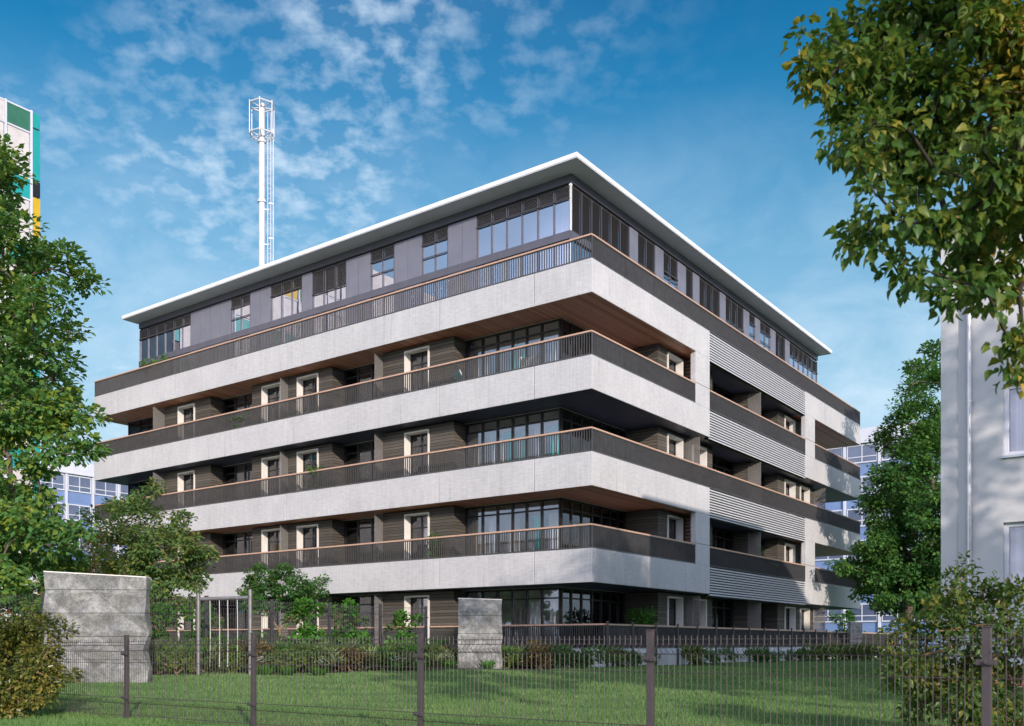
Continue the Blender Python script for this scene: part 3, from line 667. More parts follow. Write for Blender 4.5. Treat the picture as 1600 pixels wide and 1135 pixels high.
# ------------------------------------------------------------------ house on the right
hs = empty('white_house', (9.02, 20.0, 0), ANG-R(90), label='pale rendered house with zinc downpipe and brick plinth at the right edge', cat='house')
HL, HD, HZ = 12.0, 10.0, 9.7     # local x runs along the street face to the right, y goes back
wins = [(1.17, 2.5, 0.95+1.02+EYE, 0.95+2.47+EYE), (1.17, 2.5, 0.95+3.82+EYE, 0.95+5.27+EYE), (4.4, 5.7, 2.97, 4.42), (4.4, 5.7, 5.77, 7.22), (7.4, 8.7, 2.97, 4.42), (7.4, 8.7, 5.77, 7.22)]
wins = [(a, b, z0-0.95, z1-0.95) for a, b, z0, z1 in wins]
mb = MB()
xs_ = [0.0]; 
for a0, a1 in ((1.17, 2.5), (4.4, 5.7), (7.4, 8.7)): xs_ += [a0, a1]
xs_.append(HL)
for k in range(0, len(xs_), 2): mb.box(xs_[k], xs_[k+1], 0, 0.3, 0.55, HZ)
for a0, a1 in ((1.17, 2.5), (4.4, 5.7), (7.4, 8.7)):
    zs = sorted((z0, z1) for a, b, z0, z1 in wins if a == a0); z = 0.55
    for z0, z1 in zs: mb.box(a0, a1, 0, 0.3, z, z0); z = z1
    mb.box(a0, a1, 0, 0.3, z, HZ)
mb.box(0, 0.3, 0.3, HD, 0.55, HZ); mb.box(HL-0.3, HL, 0.3, HD, 0.55, HZ); mb.box(0.3, HL-0.3, HD-0.3, HD, 0.55, HZ)
mb.box(0.0, 0.31, -0.03, -0.0005, 0.55, HZ)
wl = mb.build('wall', M['render_wall'], hs)
mb = MB(); mb.box(-0.02, HL+0.02, -0.045, HD, -0.2, 0.548); mb.build('plinth', M['brick'], hs)
for a0, a1, z0, z1 in wins:
    f = MB(); w = 0.09
    f.box(a0, a0+w, 0.1, 0.2, z0, z1); f.box(a1-w, a1, 0.1, 0.2, z0, z1); f.box(a0+w, a1-w, 0.1, 0.2, z1-w, z1); f.box(a0+w, a1-w, 0.1, 0.2, z0, z0+w)
    f.box((a0+a1)/2-0.05, (a0+a1)/2+0.05, 0.1, 0.2, z0+w, z1-w)
    o = f.build('window', M['far_white'], hs, bevel=0.008)
    g = MB(); g.box(a0+w, a1-w, 0.14, 0.15, z0+w, z1-w); g.build('pane', M['glass'], o)
    g = MB(); g.box(a0-0.03, a1+0.03, -0.06, 0.1, z0-0.05, z0-0.002); g.build('sill', M['far_white'], o)
    c = MB(); c.box(a0+0.1, a0+0.34, 0.32, 0.34, z0-0.1, z1); c.build('curtain', M['curtain_w'], o)
mb = MB()
ex = 0.35
e = [(-ex, -ex, HZ), (HL+ex, -ex, HZ), (HL+ex, HD+ex, HZ), (-ex, HD+ex, HZ)]; r1, r2 = (HD/2, HD/2, HZ+1.1), (HL-HD/2, HD/2, HZ+1.1)
e2 = [(x, y, z+0.16) for x, y, z in e]
mb.v = e+e2+[r1, r2]; mb.f = [(3, 2, 1, 0), (0, 1, 5, 4), (1, 2, 6, 5), (2, 3, 7, 6), (3, 0, 4, 7), (4, 5, 9, 8), (5, 6, 9), (6, 7, 8, 9), (7, 4, 8)]
mb.build('roof', M['tile'], hs)
mb = MB(); xp = 0.55
mb.tube([(xp, -0.09, 0.3), (xp, -0.09, HZ-0.25), (xp, -0.30, HZ-0.02)], 0.052, 14)
for z in (1.2, 3.6, 6.0, 8.4): mb.tube([(xp, -0.09, z-0.03), (xp, -0.09, z+0.03)], 0.062, 14); mb.box(xp-0.015, xp+0.015, -0.05, 0.0, z-0.02, z+0.02)
mb.build('downpipe', M['zinc'], hs, smooth=False)

# ------------------------------------------------------------------ foliage engine
LEAF4 = (np.array([[0, 0, 0], [0.34, 0.5, 0.10], [0, 1.0, -0.05], [-0.34, 0.5, 0.10]]), [(0, 1, 2), (0, 2, 3)])
LEAF8 = (np.array([[0, 0, 0], [0.28, 0.14, 0.09], [0.39, 0.42, 0.16], [0.20, 0.78, 0.02], [0, 1.08, -0.22], [-0.20, 0.78, 0.02], [-0.37, 0.42, 0.16], [-0.26, 0.14, 0.09], [0, 0.5, 0.0]]),
         [(0, 1, 8), (1, 2, 8), (2, 3, 8), (3, 4, 8), (4, 5, 8), (5, 6, 8), (6, 7, 8), (7, 0, 8)])
BLADE = (np.array([[-0.5, 0, 0], [0.5, 0, 0], [0, 1.0, 0]]), [(0, 1, 2)])
NARROW = (np.array([[0, 0, 0], [0.17, 0.45, 0.05], [0, 1.0, -0.12], [-0.17, 0.45, 0.05]]), [(0, 1, 2), (0, 2, 3)])
def mesh_np(name, V, F, m):
    me = bpy.data.meshes.new(name); nv, nf = len(V), len(F)
    me.vertices.add(nv); me.vertices.foreach_set('co', V.astype(np.float32).ravel())
    me.loops.add(nf*3); me.loops.foreach_set('vertex_index', F.astype(np.int32).ravel())
    me.polygons.add(nf); me.polygons.foreach_set('loop_start', np.arange(0, nf*3, 3, dtype=np.int32)); me.polygons.foreach_set('loop_total', np.full(nf, 3, dtype=np.int32))
    me.update(calc_edges=True); me.materials.append(m); return me
def leaves(name, P, axis, nrm, size, tpl, m, parent=None, width=1.0):
    """one mesh of many leaves: positions, growing directions, face normals, lengths"""
    T, F = tpl; n = len(P)
    a = axis/np.linalg.norm(axis, axis=1, keepdims=True)
    nn = nrm - (nrm*a).sum(1, keepdims=True)*a; nn /= np.linalg.norm(nn, axis=1, keepdims=True)+1e-9
    s = np.cross(a, nn)
    V = P[:, None, :] + size[:, None, None]*(T[None, :, 0:1]*width*s[:, None, :] + T[None, :, 1:2]*a[:, None, :] + T[None, :, 2:3]*nn[:, None, :])
    k = len(T); FF = np.array(F)[None] + (np.arange(n)*k)[:, None, None]
    o = bpy.data.objects.new(name, mesh_np(name, V.reshape(-1, 3), FF.reshape(-1, 3), m)); COL.objects.link(o)
    if parent is not None: o.parent = parent
    return o
def skeleton(trunk, tips, rng, r_tip=0.006, jit=0.12, power=0.47):
    """connect every tip to the growing skeleton; returns chains with radii by the pipe model"""
    nodes = [np.array(p, float) for p in trunk]; par = [-1]+list(range(len(trunk)-1))
    base = nodes[0]; order = np.argsort([np.linalg.norm(t-nodes[-1]) for t in tips]); ends = []
    for i in order:
        t = np.array(tips[i], float); arr = np.array(nodes); d = np.linalg.norm(arr-t, axis=1) + 0.6*np.maximum(0, arr[:, 2]-t[2])
        j = int(np.argmin(d)); p = nodes[j]; L = np.linalg.norm(t-p); k = max(1, min(5, int(L/0.45)))
        prev = j
        for q in range(1, k+1):
            f = q/k; pt = p+(t-p)*f + (rng.normal(0, jit*L/k*0.6, 3) if q < k else 0) + np.array([0, 0, 0.10*L*math.sin(math.pi*f)])
            nodes.append(pt); par.append(prev); prev = len(nodes)-1
        ends.append(prev)
    cnt = np.zeros(len(nodes))
    for e in ends:
        k = e
        while k >= 0: cnt[k] += 1; k = par[k]
    cnt = np.maximum(cnt, 1); rad = r_tip*cnt**power
    return nodes, par, rad
def skel_mesh(nodes, par, rad, base_r=None):
    mb = MB()
    for i, p in enumerate(par):
        if p < 0: continue
        r0 = min(rad[p], rad[i]*1.35); n = 9 if r0 > 0.08 else 6 if r0 > 0.025 else 4
        if base_r and par[p] < 0: r0 = base_r
        mb.tube([nodes[p], nodes[i]], [r0, rad[i]], n, cap=False)
    return mb
def blob_tips(blobs, per, rng, hollow=0.35):
    tips = []; size = []
    for c, r, *mm in blobs:
        n = max(2, int(per*r*r*(mm[0] if mm else 1)))
        for _ in range(n):
            v = rng.normal(size=3); v /= np.linalg.norm(v); q = r*(hollow+(1-hollow)*rng.random())**0.7
            tips.append(np.array(c)+v*q*np.array([1, 1, 0.9])); size.append((1.0 if not mm else mm[0]**-0.5*0.9))
    return tips, np.array(size)
def plant(name, base, blobs, label, cat, lm, bm, seed, per=9.0, nleaf=40, rc=0.35, ls=0.12, tpl=LEAF4, r_tip=0.006, group=None, trunk_r=None, flat=0.55, fork=0.5, part=('trunk', 'crown'), droop=0.25, parent_loc=True, jit=0.12, hollow=0.35, width=1.0, trunk_top=None):
    rng = np.random.default_rng(seed); base = np.array(base, float)
    root = empty(name, base, 0, label=label, cat=cat, group=group)
    bl = [(np.array(b[0])-base, *b[1:]) for b in blobs]
    tips, tsc = blob_tips(bl, per, rng, hollow)
    cen = np.mean([b[0] for b in bl if len(b) == 2], axis=0)
    if trunk_top is None: trunk_top = np.array([cen[0]*0.6, cen[1]*0.6, cen[2]*fork])
    else: trunk_top = np.array(trunk_top)-base
    tr = [np.array([0, 0, -0.05])]+[trunk_top*f + np.array([rng.normal(0, 0.04), rng.normal(0, 0.04), 0])*(f < 1) for f in (0.25, 0.5, 0.75, 1.0)]
    nodes, par, rad = skeleton(tr, tips, rng, r_tip, jit)
    skel_mesh(nodes, par, rad, trunk_r).build(part[0], bm, root, smooth=True)
    T = np.array(tips); n = len(T)*nleaf
    idx = np.repeat(np.arange(len(T)), nleaf)
    off = rng.normal(size=(n, 3)); off /= np.linalg.norm(off, axis=1, keepdims=True); off *= (rng.random(n)**0.45*tsc[idx])[:, None]*rc*rng.uniform(0.7, 1.25, len(T))[idx][:, None]
    off[:, 2] *= flat
    P = T[idx]+off
    out = P - cen; out /= np.linalg.norm(out, axis=1, keepdims=True)+1e-6
    ax = off/(np.linalg.norm(off, axis=1, keepdims=True)+1e-6) + 0.4*out + rng.normal(0, 0.45, (n, 3)); ax[:, 2] -= droop
    nr = np.array([0, 0, 1.0]) + 0.55*out + rng.normal(0, 0.42, (n, 3))
    leaves(part[1], P, ax, nr, tsc[idx]**0.8*ls*rng.uniform(0.65, 1.25, n), tpl, lm, root, width)
    return root

def px_blobs(Y, lst, dY=0.0, seed=0):
    """crown boughs given as (column, row, radius) of the photograph at Y metres, spread in depth"""
    rng = np.random.default_rng(seed); out = []
    for x, y, r in lst:
        yy = Y + rng.uniform(-dY, dY); out.append((np.array(at(x, y, yy)), r*yy/FPX))
    return out

# large tree at the left edge
bl = px_blobs(23, [(-30, 235, 55), (-10, 300, 60), (5, 345, 45), (-70, 300, 90), (15, 410, 48), (-50, 440, 110), (70, 415, 34), (112, 405, 34), (128, 440, 26), (60, 470, 46), (90, 490, 40), (10, 520, 70), (60, 570, 56), (115, 565, 24), (20, 640, 75), (85, 640, 46), (128, 640, 26), (40, 700, 60), (105, 700, 38), (140, 710, 14), (-60, 620, 130), (0, 790, 75), (60, 800, 40), (40, 860, 52), (-60, 800, 120), (90, 880, 34), (-20, 890, 60), (100, 840, 34), (75, 825, 30), (128, 872, 30), (60, 900, 40), (20, 920, 50)], 1.6, 1)
plant('maple_tree', (-15.6, 23.0, 0.2), bl, 'large leafy tree spreading in from the left edge of the picture', 'tree', M['leaf_left'], M['bark'], 11, per=15, nleaf=80, rc=0.42, ls=0.17, r_tip=0.010, trunk_r=0.28, fork=0.55)
# rounded tree in front of the left balconies
bl = px_blobs(29, [(205, 785, 28), (240, 775, 22), (172, 812, 30), (215, 820, 40), (265, 815, 36), (195, 860, 42), (245, 860, 46), (300, 850, 30), (318, 872, 18), (290, 890, 38), (235, 905, 46), (180, 900, 40), (275, 925, 42), (310, 915, 20), (225, 940, 40)], 1.0, 2)
plant('garden_tree', ((246-CX)/FPX*29, 29, 0.25), bl, 'rounded olive-green tree standing right behind the large concrete slab', 'tree', M['leaf_mid'], M['bark'], 12, per=25, nleaf=90, rc=0.33, ls=0.12, r_tip=0.007, trunk_r=0.14, fork=0.35)
bl = px_blobs(34, [(150, 850, 26), (128, 875, 26), (165, 885, 28), (145, 915, 30), (120, 910, 24), (110, 835, 18)], 0.8, 3)
plant('garden_tree', ((140-CX)/FPX*34, 34, 0.25), bl, 'small tree with yellowing leaves between the left edge tree and the olive-green tree', 'tree', M['leaf_yellow'], M['bark'], 13, per=30, nleaf=60, rc=0.36, ls=0.12, trunk_r=0.09, fork=0.4)
# small dark tree and feathery shrubs behind the inner fence
bl = px_blobs(31, [(390, 915, 22), (410, 905, 22), (440, 905, 24), (465, 915, 22), (490, 925, 20), (420, 935, 26), (460, 945, 24), (385, 940, 18), (500, 905, 9), (440, 885, 8), (400, 888, 8)], 0.7, 4)
plant('garden_tree', ((437-CX)/FPX*31, 31, 0.25), bl, 'small dark green tree behind the fence, its top against the lowest concrete band', 'tree', M['leaf_dark'], M['stem'], 14, per=55, nleaf=80, rc=0.24, ls=0.10, trunk_r=0.05, fork=0.45)
# tree by the right end of the building
bl = px_blobs(45, [(1462, 548, 16), (1432, 578, 18), (1455, 600, 30), (1418, 605, 14), (1440, 650, 36), (1405, 650, 16), (1400, 690, 26), (1440, 705, 44), (1388, 745, 30), (1430, 770, 50), (1385, 800, 36), (1360, 780, 16), (1370, 850, 34), (1420, 850, 54), (1338, 880, 20), (1350, 900, 30), (1312, 884, 10), (1400, 910, 50), (1450, 920, 50), (1460, 800, 50), (1480, 680, 50), (1490, 880, 60), (1370, 935, 26)], 2.0, 5)
plant('garden_tree', ((1425-CX)/FPX*45, 45, 0.25), bl, 'tall dark green tree between the apartment block and the white house', 'tree', M['leaf_dark'], M['bark'], 15, per=17, nleaf=110, rc=0.56, ls=0.19, r_tip=0.012, trunk_r=0.26, fork=0.45)

# overhanging linden at the upper right, its trunk just outside the frame
bl = px_blobs(6.6, [(1268, 62, 24), (1285, 110, 34), (1262, 112, 12), (1310, 75, 30), (1340, 40, 40), (1325, 130, 46), (1330, 195, 38), (1312, 215, 20), (1375, 110, 60), (1370, 210, 50), (1345, 245, 20), (1395, 270, 40), (1368, 300, 10), (1430, 50, 70), (1440, 150, 80), (1450, 250, 70), (1400, 335, 20), (1345, 368, 20), (1325, 358, 8), (1378, 385, 9), (1435, 345, 28), (1480, 345, 40), (1430, 425, 16), (1410, 436, 7), (1490, 400, 36), (1540, 100, 110), (1560, 250, 100), (1545, 360, 66), (1520, 455, 34), (1480, 462, 16), (1570, 440, 50), (1590, 520, 36), (1595, 580, 26), (1500, 20, 90), (1610, 330, 90), (1640, 130, 130)], 0.7, 6)
bl += [(np.array(p), r, 0.5) for p, r in (((4.7, 6.5, 6.0), 0.9), ((5.0, 7.0, 4.4), 0.9), ((3.7, 5.6, 6.6), 0.8))]
_r = np.random.default_rng(61)
for k in range(62):                      # unseen rest of the crown, spread and thinned to shade house, facade and lawn
    v = _r.normal(size=3); v /= np.linalg.norm(v); q = _r.random()**0.4
    c = np.array([11.4, 5.6, 7.5])+v*q*np.array([5.8, 2.9, 4.6])
    if c[0] > 6.0 or c[2] > 6.6: bl.append((c, _r.uniform(0.8, 1.3), 0.055))
plant('linden_tree', (8.4, 5.9, 0.0), bl, 'leafy linden branch with yellowing leaves overhanging the upper right corner', 'tree', M['leaf_near'], M['darkbark'], 16, per=190, nleaf=27, rc=0.15, ls=0.072, tpl=LEAF8, r_tip=0.0042, trunk_r=0.26, flat=0.9, droop=0.75, fork=0.55, trunk_top=(7.6, 6.1, 3.4), hollow=0.2)

# shrub in front of the white house, behind the mesh fence
bl = px_blobs(9.4, [(1500, 900, 18), (1508, 880, 8), (1545, 920, 32), (1480, 930, 24), (1580, 930, 24), (1500, 945, 30), (1455, 950, 18), (1420, 968, 14), (1440, 985, 30), (1400, 985, 22), (1480, 985, 40), (1550, 975, 44), (1590, 960, 16), (1600, 1000, 40), (1385, 1015, 16), (1420, 1040, 40), (1480, 1050, 50), (1550, 1050, 50), (1390, 1060, 18), (1440, 1090, 44), (1520, 1110, 50), (1640, 1040, 50), (1590, 1120, 40)], 0.35, 7)
plant('shrub', ((1500-CX)/FPX*9.4, 9.4, 0.05), bl, 'loose shrub with ochre stems and turning leaves before the white house', 'shrub', M['leaf_shrub'], M['stem'], 17, per=380, nleaf=18, rc=0.12, ls=0.062, tpl=LEAF8, r_tip=0.003, fork=0.12, part=('stems', 'foliage'), flat=0.9, hollow=0.2, width=0.8)
# evergreen bush at the left edge
bl = px_blobs(12.4, [(10, 985, 28), (45, 980, 26), (78, 978, 20), (100, 985, 8), (30, 1010, 36), (70, 1015, 30), (-30, 1010, 50), (20, 1050, 40), (60, 1050, 34), (85, 1045, 16), (112, 1056, 7), (50, 1085, 28), (5, 1090, 34), (-40, 1070, 50), (15, 1110, 18)], 0.3, 8)
plant('bush', ((10-CX)/FPX*12.4, 12.4, 0.03), bl, 'dense glossy evergreen bush at the lower left, before the concrete slab', 'bush', M['leaf_bush'], M['stem'], 18, per=190, nleaf=60, rc=0.16, ls=0.065, r_tip=0.0035, fork=0.15, part=('stems', 'foliage'), flat=0.6, width=0.85)

# ------------------------------------------------------------------ folded concrete slabs standing on the lawn
def folded_slab(px0, px1, pytop, ptr, Y, th, label, turn, seed, h=None):
    x0, x1 = (px0-CX)/FPX*Y, (px1-CX)/FPX*Y; w = x1-x0
    cx = (x0+x1)/2; g = gz(cx, Y); zl = EYE+(HY-pytop)/FPX*Y-g; zr = EYE+(HY-ptr)/FPX*Y-g
    root = empty('concrete_slab', (cx, Y, g), turn, label=label, cat='concrete slab', group='folded concrete slabs on the lawn')
    rng = random.Random(seed); b = MB(); nx, nz = 4, 6
    def pt(i, j, front):
        u = i/nx; v = j/nz; x = -w/2+w*u; z = -0.1+(zl+(zr-zl)*u+0.1)*v
        if 0 < j < nz and i == nx: x += 0.022*w*math.sin(j*2.4)
        if 0 < j < nz and i == 0: x += 0.006*w*math.sin(j*1.9)
        if front:
            y = -th/2 + (0.08*w*(((i+j) % 2)-0.5) if 0 < j < nz else 0.0)
            if 0 < j < nz and 0 < i < nx: x += 0.05*w*rng.uniform(-0.6, 0.6)
            if 0 < j < nz: z += 0.04*zl*rng.uniform(-0.6, 0.6)
        else: y = th/2
        return (x, y, z)
    for fr in (True, False):
        for j in range(nz+1):
            for i in range(nx+1): b.v.append(pt(i, j, fr))
    q = (nx+1)*(nz+1); I = lambda i, j, f_: (0 if f_ else q)+j*(nx+1)+i
    for j in range(nz):
        for i in range(nx):
            a, c, d, e_ = I(i, j, 1), I(i+1, j, 1), I(i+1, j+1, 1), I(i, j+1, 1)
            b.f += [(a, c, d), (a, d, e_)] if (i+j) % 2 else [(a, c, e_), (c, d, e_)]
            b.f.append((I(i+1, j, 0), I(i, j, 0), I(i, j+1, 0), I(i+1, j+1, 0)))
        b.f.append((I(0, j, 0), I(0, j, 1), I(0, j+1, 1), I(0, j+1, 0))); b.f.append((I(nx, j, 1), I(nx, j, 0), I(nx, j+1, 0), I(nx, j+1, 1)))
    for i in range(nx):
        b.f.append((I(i, nz, 1), I(i+1, nz, 1), I(i+1, nz, 0), I(i, nz, 0))); b.f.append((I(i, 0, 0), I(i+1, 0, 0), I(i+1, 0, 1), I(i, 0, 1)))
    b.build('slab_body', M['slab'], root)
    c = MB(); c.v = [(-w/2, -th/2, zl), (w/2, -th/2, zr), (w/2, th/2, zr), (-w/2, th/2, zl)]; c.v += [(x, y, z+0.02) for x, y, z in c.v]
    c.f = [(3, 2, 1, 0), (4, 5, 6, 7), (0, 1, 5, 4), (1, 2, 6, 5), (2, 3, 7, 6), (3, 0, 4, 7)]; c.build('cap', M['white'], root)
folded_slab(75, 230, 895, 903, 20.5, 0.3, 'tall wide folded concrete slab beside the evergreen bush', R(4), 1)
folded_slab(716, 784, 936, 938, 26.6, 0.28, 'narrower folded concrete slab before the ground-floor terrace', R(3), 2)
folded_slab(1327, 1346, 972, 973, 44.0, 0.25, 'smallest, most distant folded concrete slab by the terrace railing at the far end', R(3), 3)

# ------------------------------------------------------------------ welded mesh fences
def mesh_panel(b, L, top, wire, folds, sp=0.05, amp=0.055, hs=0.004):
    prof = [(0.03, 0)]
    for z in sorted(folds): prof += [(z-0.05, 0), (z-0.012, -amp), (z+0.025, 0.0)]
    prof.append((top, 0))
    n = int(L/sp)
    for k in range(n):
        x = sp*(k+0.5); b.tube([(x, y, z) for z, y in prof], wire, 4, cap=False)
    for z in sorted(set([0.06]+[f-0.05 for f in folds]+[f+0.028 for f in folds]+[f-0.2 for f in folds]+[top-0.03])):
        b.tube([(0, 0.008, z), (L, 0.008, z)], wire*1.15, 4, cap=False)
def fence(pts, top, wire, folds, m, label, name='mesh_fence', post=(0.06, 0.04), ptop=0.05, clamps=(0.84, 0.28), sp=0.05, gate=None):
    root = empty(name, (pts[0].x, pts[0].y, gz(pts[0].x, pts[0].y)), 0, label=label, cat='fence')
    base = root.location.copy()
    for i, p in enumerate(pts):
        g = Vector((p.x, p.y, gz(p.x, p.y)))-base
        q = pts[min(i+1, len(pts)-1)]-pts[min(i+1, len(pts)-1)-1]; a = math.atan2(q.y, q.x)
        b = MB(); w, d = post; b.box(-w/2, w/2, -d/2, d/2, -0.3, top+ptop-0.01); b.box(-w/2-0.006, w/2+0.006, -d/2-0.006, d/2+0.006, top+ptop-0.01, top+ptop)
        for z in clamps: b.box(-w/2-0.035, w/2+0.035, -d/2-0.022, -d/2-0.001, z-0.02, z+0.02); b.tube([(0, -d/2-0.045, z), (0, -d/2-0.02, z)], 0.013, 8)
        o = b.build('post', m, root, bevel=0.004); o.location = g; o.rotation_euler = (0, 0, a)
        if i < len(pts)-1:
            L = q.length; b = MB(); mesh_panel(b, L-post[0]-0.02, top, wire, folds, sp)
            o = b.build('mesh_panel', m, root); dirn = q.normalized()
            o.location = g + Vector((dirn.x, dirn.y, 0))*(post[0]/2+0.01); o.rotation_euler = (0, 0, a)
    return root
Y0 = 12.2
fence([Vector((Y0*(-0.405+0.166*i), Y0*(1-0.1202*i))) for i in range(-2, 6)], 1.03, 0.0034, (0.26, 0.93), M['fence'], 'low brown wire mesh fence crossing the foreground of the lawn')
fence([Vector((-10.57+1.281*i, 21.5*(1+0.08*i))) for i in range(-2, 7)], 1.93, 0.005, (0.5, 1.1, 1.72), M['fence_far'], 'tall dark wire mesh fence running back to the apartment block behind the concrete slab', post=(0.09, 0.06), clamps=(1.6,), sp=0.075)

# frame with hanging ropes
Yr = 22.9; x0, x1 = (310-CX)/FPX*Yr, (391-CX)/FPX*Yr; g = gz(x0, Yr)
rf = empty('rope_frame', (x0, Yr, g), 0, label='grey metal frame with four white ropes hanging from its crossbar', cat='rope frame')
zt = EYE+(HY-928)/FPX*Yr-g
for xx, ex_ in ((0, 0), (x1-x0, 0.1)):
    b = MB(); b.tube([(xx, 0, -0.1), (xx, 0, zt+ex_)], 0.05, 12); b.build('post', M['steel'], rf)
b = MB(); b.tube([(0.05, 0, zt-0.13), (x1-x0-0.05, 0, zt-0.09)], 0.045, 10); b.build('crossbar', M['steel'], rf)
for px in (328, 342.7, 355.6, 370.6):
    xx = (px-CX)/FPX*Yr-x0; b = MB(); b.tube([(xx, 0, zt-0.12), (xx+0.01, 0, zt*0.5), (xx, 0, 0.2)], 0.009, 6); b.build('rope', M['rope'], rf)

# ------------------------------------------------------------------ planting bed
b = MB()
edge = [(150, 1066), (250, 1060), (350, 1059), (450, 1056), (550, 1052), (640, 1050), (720, 1049), (800, 1050), (860, 1052)]
front = []
for x, y in edge:
    Y = 23.0 if x < 300 else 23+ (x-300)/560*4.2
    front.append(((x-CX)/FPX*Y, Y))
back = [(x*1.09+0.0, y+4.2) for x, y in front]
k = len(front)
b.v = [(x, y, gz(x, y)+0.012) for x, y in front]+[(x, y, gz(x, y)+0.012) for x, y in back]
b.f = [(i, i+1, k+i+1, k+i) for i in range(k-1)]
tag(b.build('planting_bed', M['soil']), kind='structure')
def shrub_proto(kind, seed):
    rng = np.random.default_rng(seed)
    if kind == 'round': bl = [((rng.normal(0, .18), rng.normal(0, .18), 0.38+rng.uniform(-.08, .1)), 0.34) for _ in range(4)]
    elif kind == 'wide': bl = [((dx, rng.normal(0, .15), 0.32+rng.uniform(-.1, .08)), 0.33) for dx in (-0.6, -0.25, 0.1, 0.45, 0.7)]
    else: bl = [((rng.normal(0, .2), rng.normal(0, .15), z), 0.3) for z in (0.35, 0.6, 0.9, 1.2)]
    return bl
def bed_shrub(kind, seed, lm, name='garden_shrub', ls=0.09, per=70, nleaf=44, rc=.17, tpl=LEAF4, droop=0.1, width=1.0):
    return plant(name, (0, 0, 0), shrub_proto(kind, seed), 'x', 'shrub', M[lm], M['stem'], seed, per=per, nleaf=nleaf, rc=rc, ls=ls, tpl=tpl, r_tip=0.004, fork=0.1, part=('stems', 'foliage'), droop=droop, width=width)
protos = {'mix': bed_shrub('round', 31, 'leaf_bed'), 'wide': bed_shrub('wide', 32, 'leaf_bed'), 'dark': bed_shrub('wide', 33, 'leaf_dark'), 'tall': bed_shrub('tall', 34, 'leaf_bright', ls=.11), 'rust': bed_shrub('round', 36, 'leaf_rust', ls=.085), 'reed': bed_shrub('round', 37, 'leaf_reed', ls=.28, tpl=NARROW, per=40, nleaf=26, rc=.10, droop=-1.2, width=.45), 'green': bed_shrub('round', 35, 'leaf_bright', ls=.11, tpl=NARROW, droop=.6, width=1.3)}
used = set()
def put(kind, px, Y, s, rot, label, z=None, sz=None, group=None, name=None):
    src = protos[kind]
    o = src if kind not in used else copy_tree(src)
    used.add(kind)
    x = (px-CX)/FPX*Y; o.location = (x, Y, gz(x, Y) if z is None else z); o.rotation_euler = (0, 0, rot); o.scale = (s, s, sz or s)
    o['label'] = label
    if group: o['group'] = group
    elif 'group' in o: del o['group']
    return o
rr = random.Random(21)
GRP = 'low shrubs in the bed behind the mesh fence'
LBL = 'low mixed shrub in the long planting bed between the lawn and the inner fence'
for i in range(30):
    f = i/29; px = 212+f*640+rr.uniform(-8, 8); Y = (23.3 if px < 300 else 23.3+(px-300)/560*4.2)+rr.uniform(0, 1.4)
    if 712 < px < 790: Y = max(Y, 27.6)
    put(['mix', 'rust', 'reed', 'wide', 'green', 'mix', 'reed'][i % 7], px, Y, rr.uniform(0.7, 1.25), rr.uniform(0, 6.28), LBL, sz=rr.uniform(.8, 1.2), group=GRP)
for i in range(9):
    px = 265+i*52+rr.uniform(-14, 14); Y = 26.4+(px-265)/520*2.6
    put(['green', 'tall', 'green'][i % 3], px, Y, rr.uniform(1.1, 1.5), rr.uniform(0, 6.28), 'bright green taller shrub in the row growing along the inner fence', group='taller bright shrubs along the inner fence')
put('tall', 535, 29.6, 1.5, 1.2, 'feathery bright green shrub beside the small dark tree, reaching above the fence')
put('tall', 250, 26.0, 1.3, 2.0, 'leafy green bush rising between the large slab and the rope frame')
DL = 'dark green shrub in the row along the terrace plinth of the right facade'
for i in range(13):
    t = 0.3+i*1.55+rr.uniform(-.2, .2); s = -0.75+rr.uniform(-.25, .1)
    if i in (2, 5, 6, 9): continue
    w = ORIG+Vector((0.59082*t-0.8068*s, 0.8068*t+0.59082*s, 0)); px = CX+FPX*w.x/w.y
    put('dark' if i % 3 else 'mix', px, w.y, rr.uniform(0.75, 1.05), rr.uniform(0, 6.28), DL, group='dark shrubs along the terrace plinth')
for px, Y in ((815, 29.2), (850, 28.7), (885, 28.3), (905, 28.9), (770, 29.6)):
    put('dark', px, Y, rr.uniform(.9, 1.2), rr.uniform(0, 6.28), DL.replace('of the right facade', 'near the building corner'), group='dark shrubs near the building corner')
for px, Y in ((1292, 41), (1318, 43), (1350, 42), (1375, 41)):
    put('wide', px, Y, rr.uniform(1.0, 1.3), rr.uniform(0, 6.28), 'brownish low shrub in the far bed left of the loose ochre shrub', group='shrubs of the far bed')
put('tall', 1318, 56.0, 1.9, 0.4, 'bright green bush behind the terrace railing at the far right end of the block')
put('tall', 20, 27.5, 1.7, 0.4, 'green bush with red blossom behind the fence at the far left')
# blossom of that bush
b = MB(); rr2 = random.Random(5)
bo = [x for x in bpy.data.objects if x.type == 'EMPTY' and x.get('label', '').startswith('green bush with red')][0]
for k in range(26):
    p = Vector((rr2.uniform(-.5, .5), -0.35+rr2.uniform(-.1, .2), rr2.uniform(.5, 1.35)))
    for j in range(5):
        a = j*1.257; b.poly([p, p+Vector((math.cos(a)*.03, -.02, math.sin(a)*.03)), p+Vector((math.cos(a+.6)*.045, -.03, math.sin(a+.6)*.045)), p+Vector((math.cos(a+1.2)*.03, -.02, math.sin(a+1.2)*.03))])
b.build('blossom', M['petal_red'], bo)

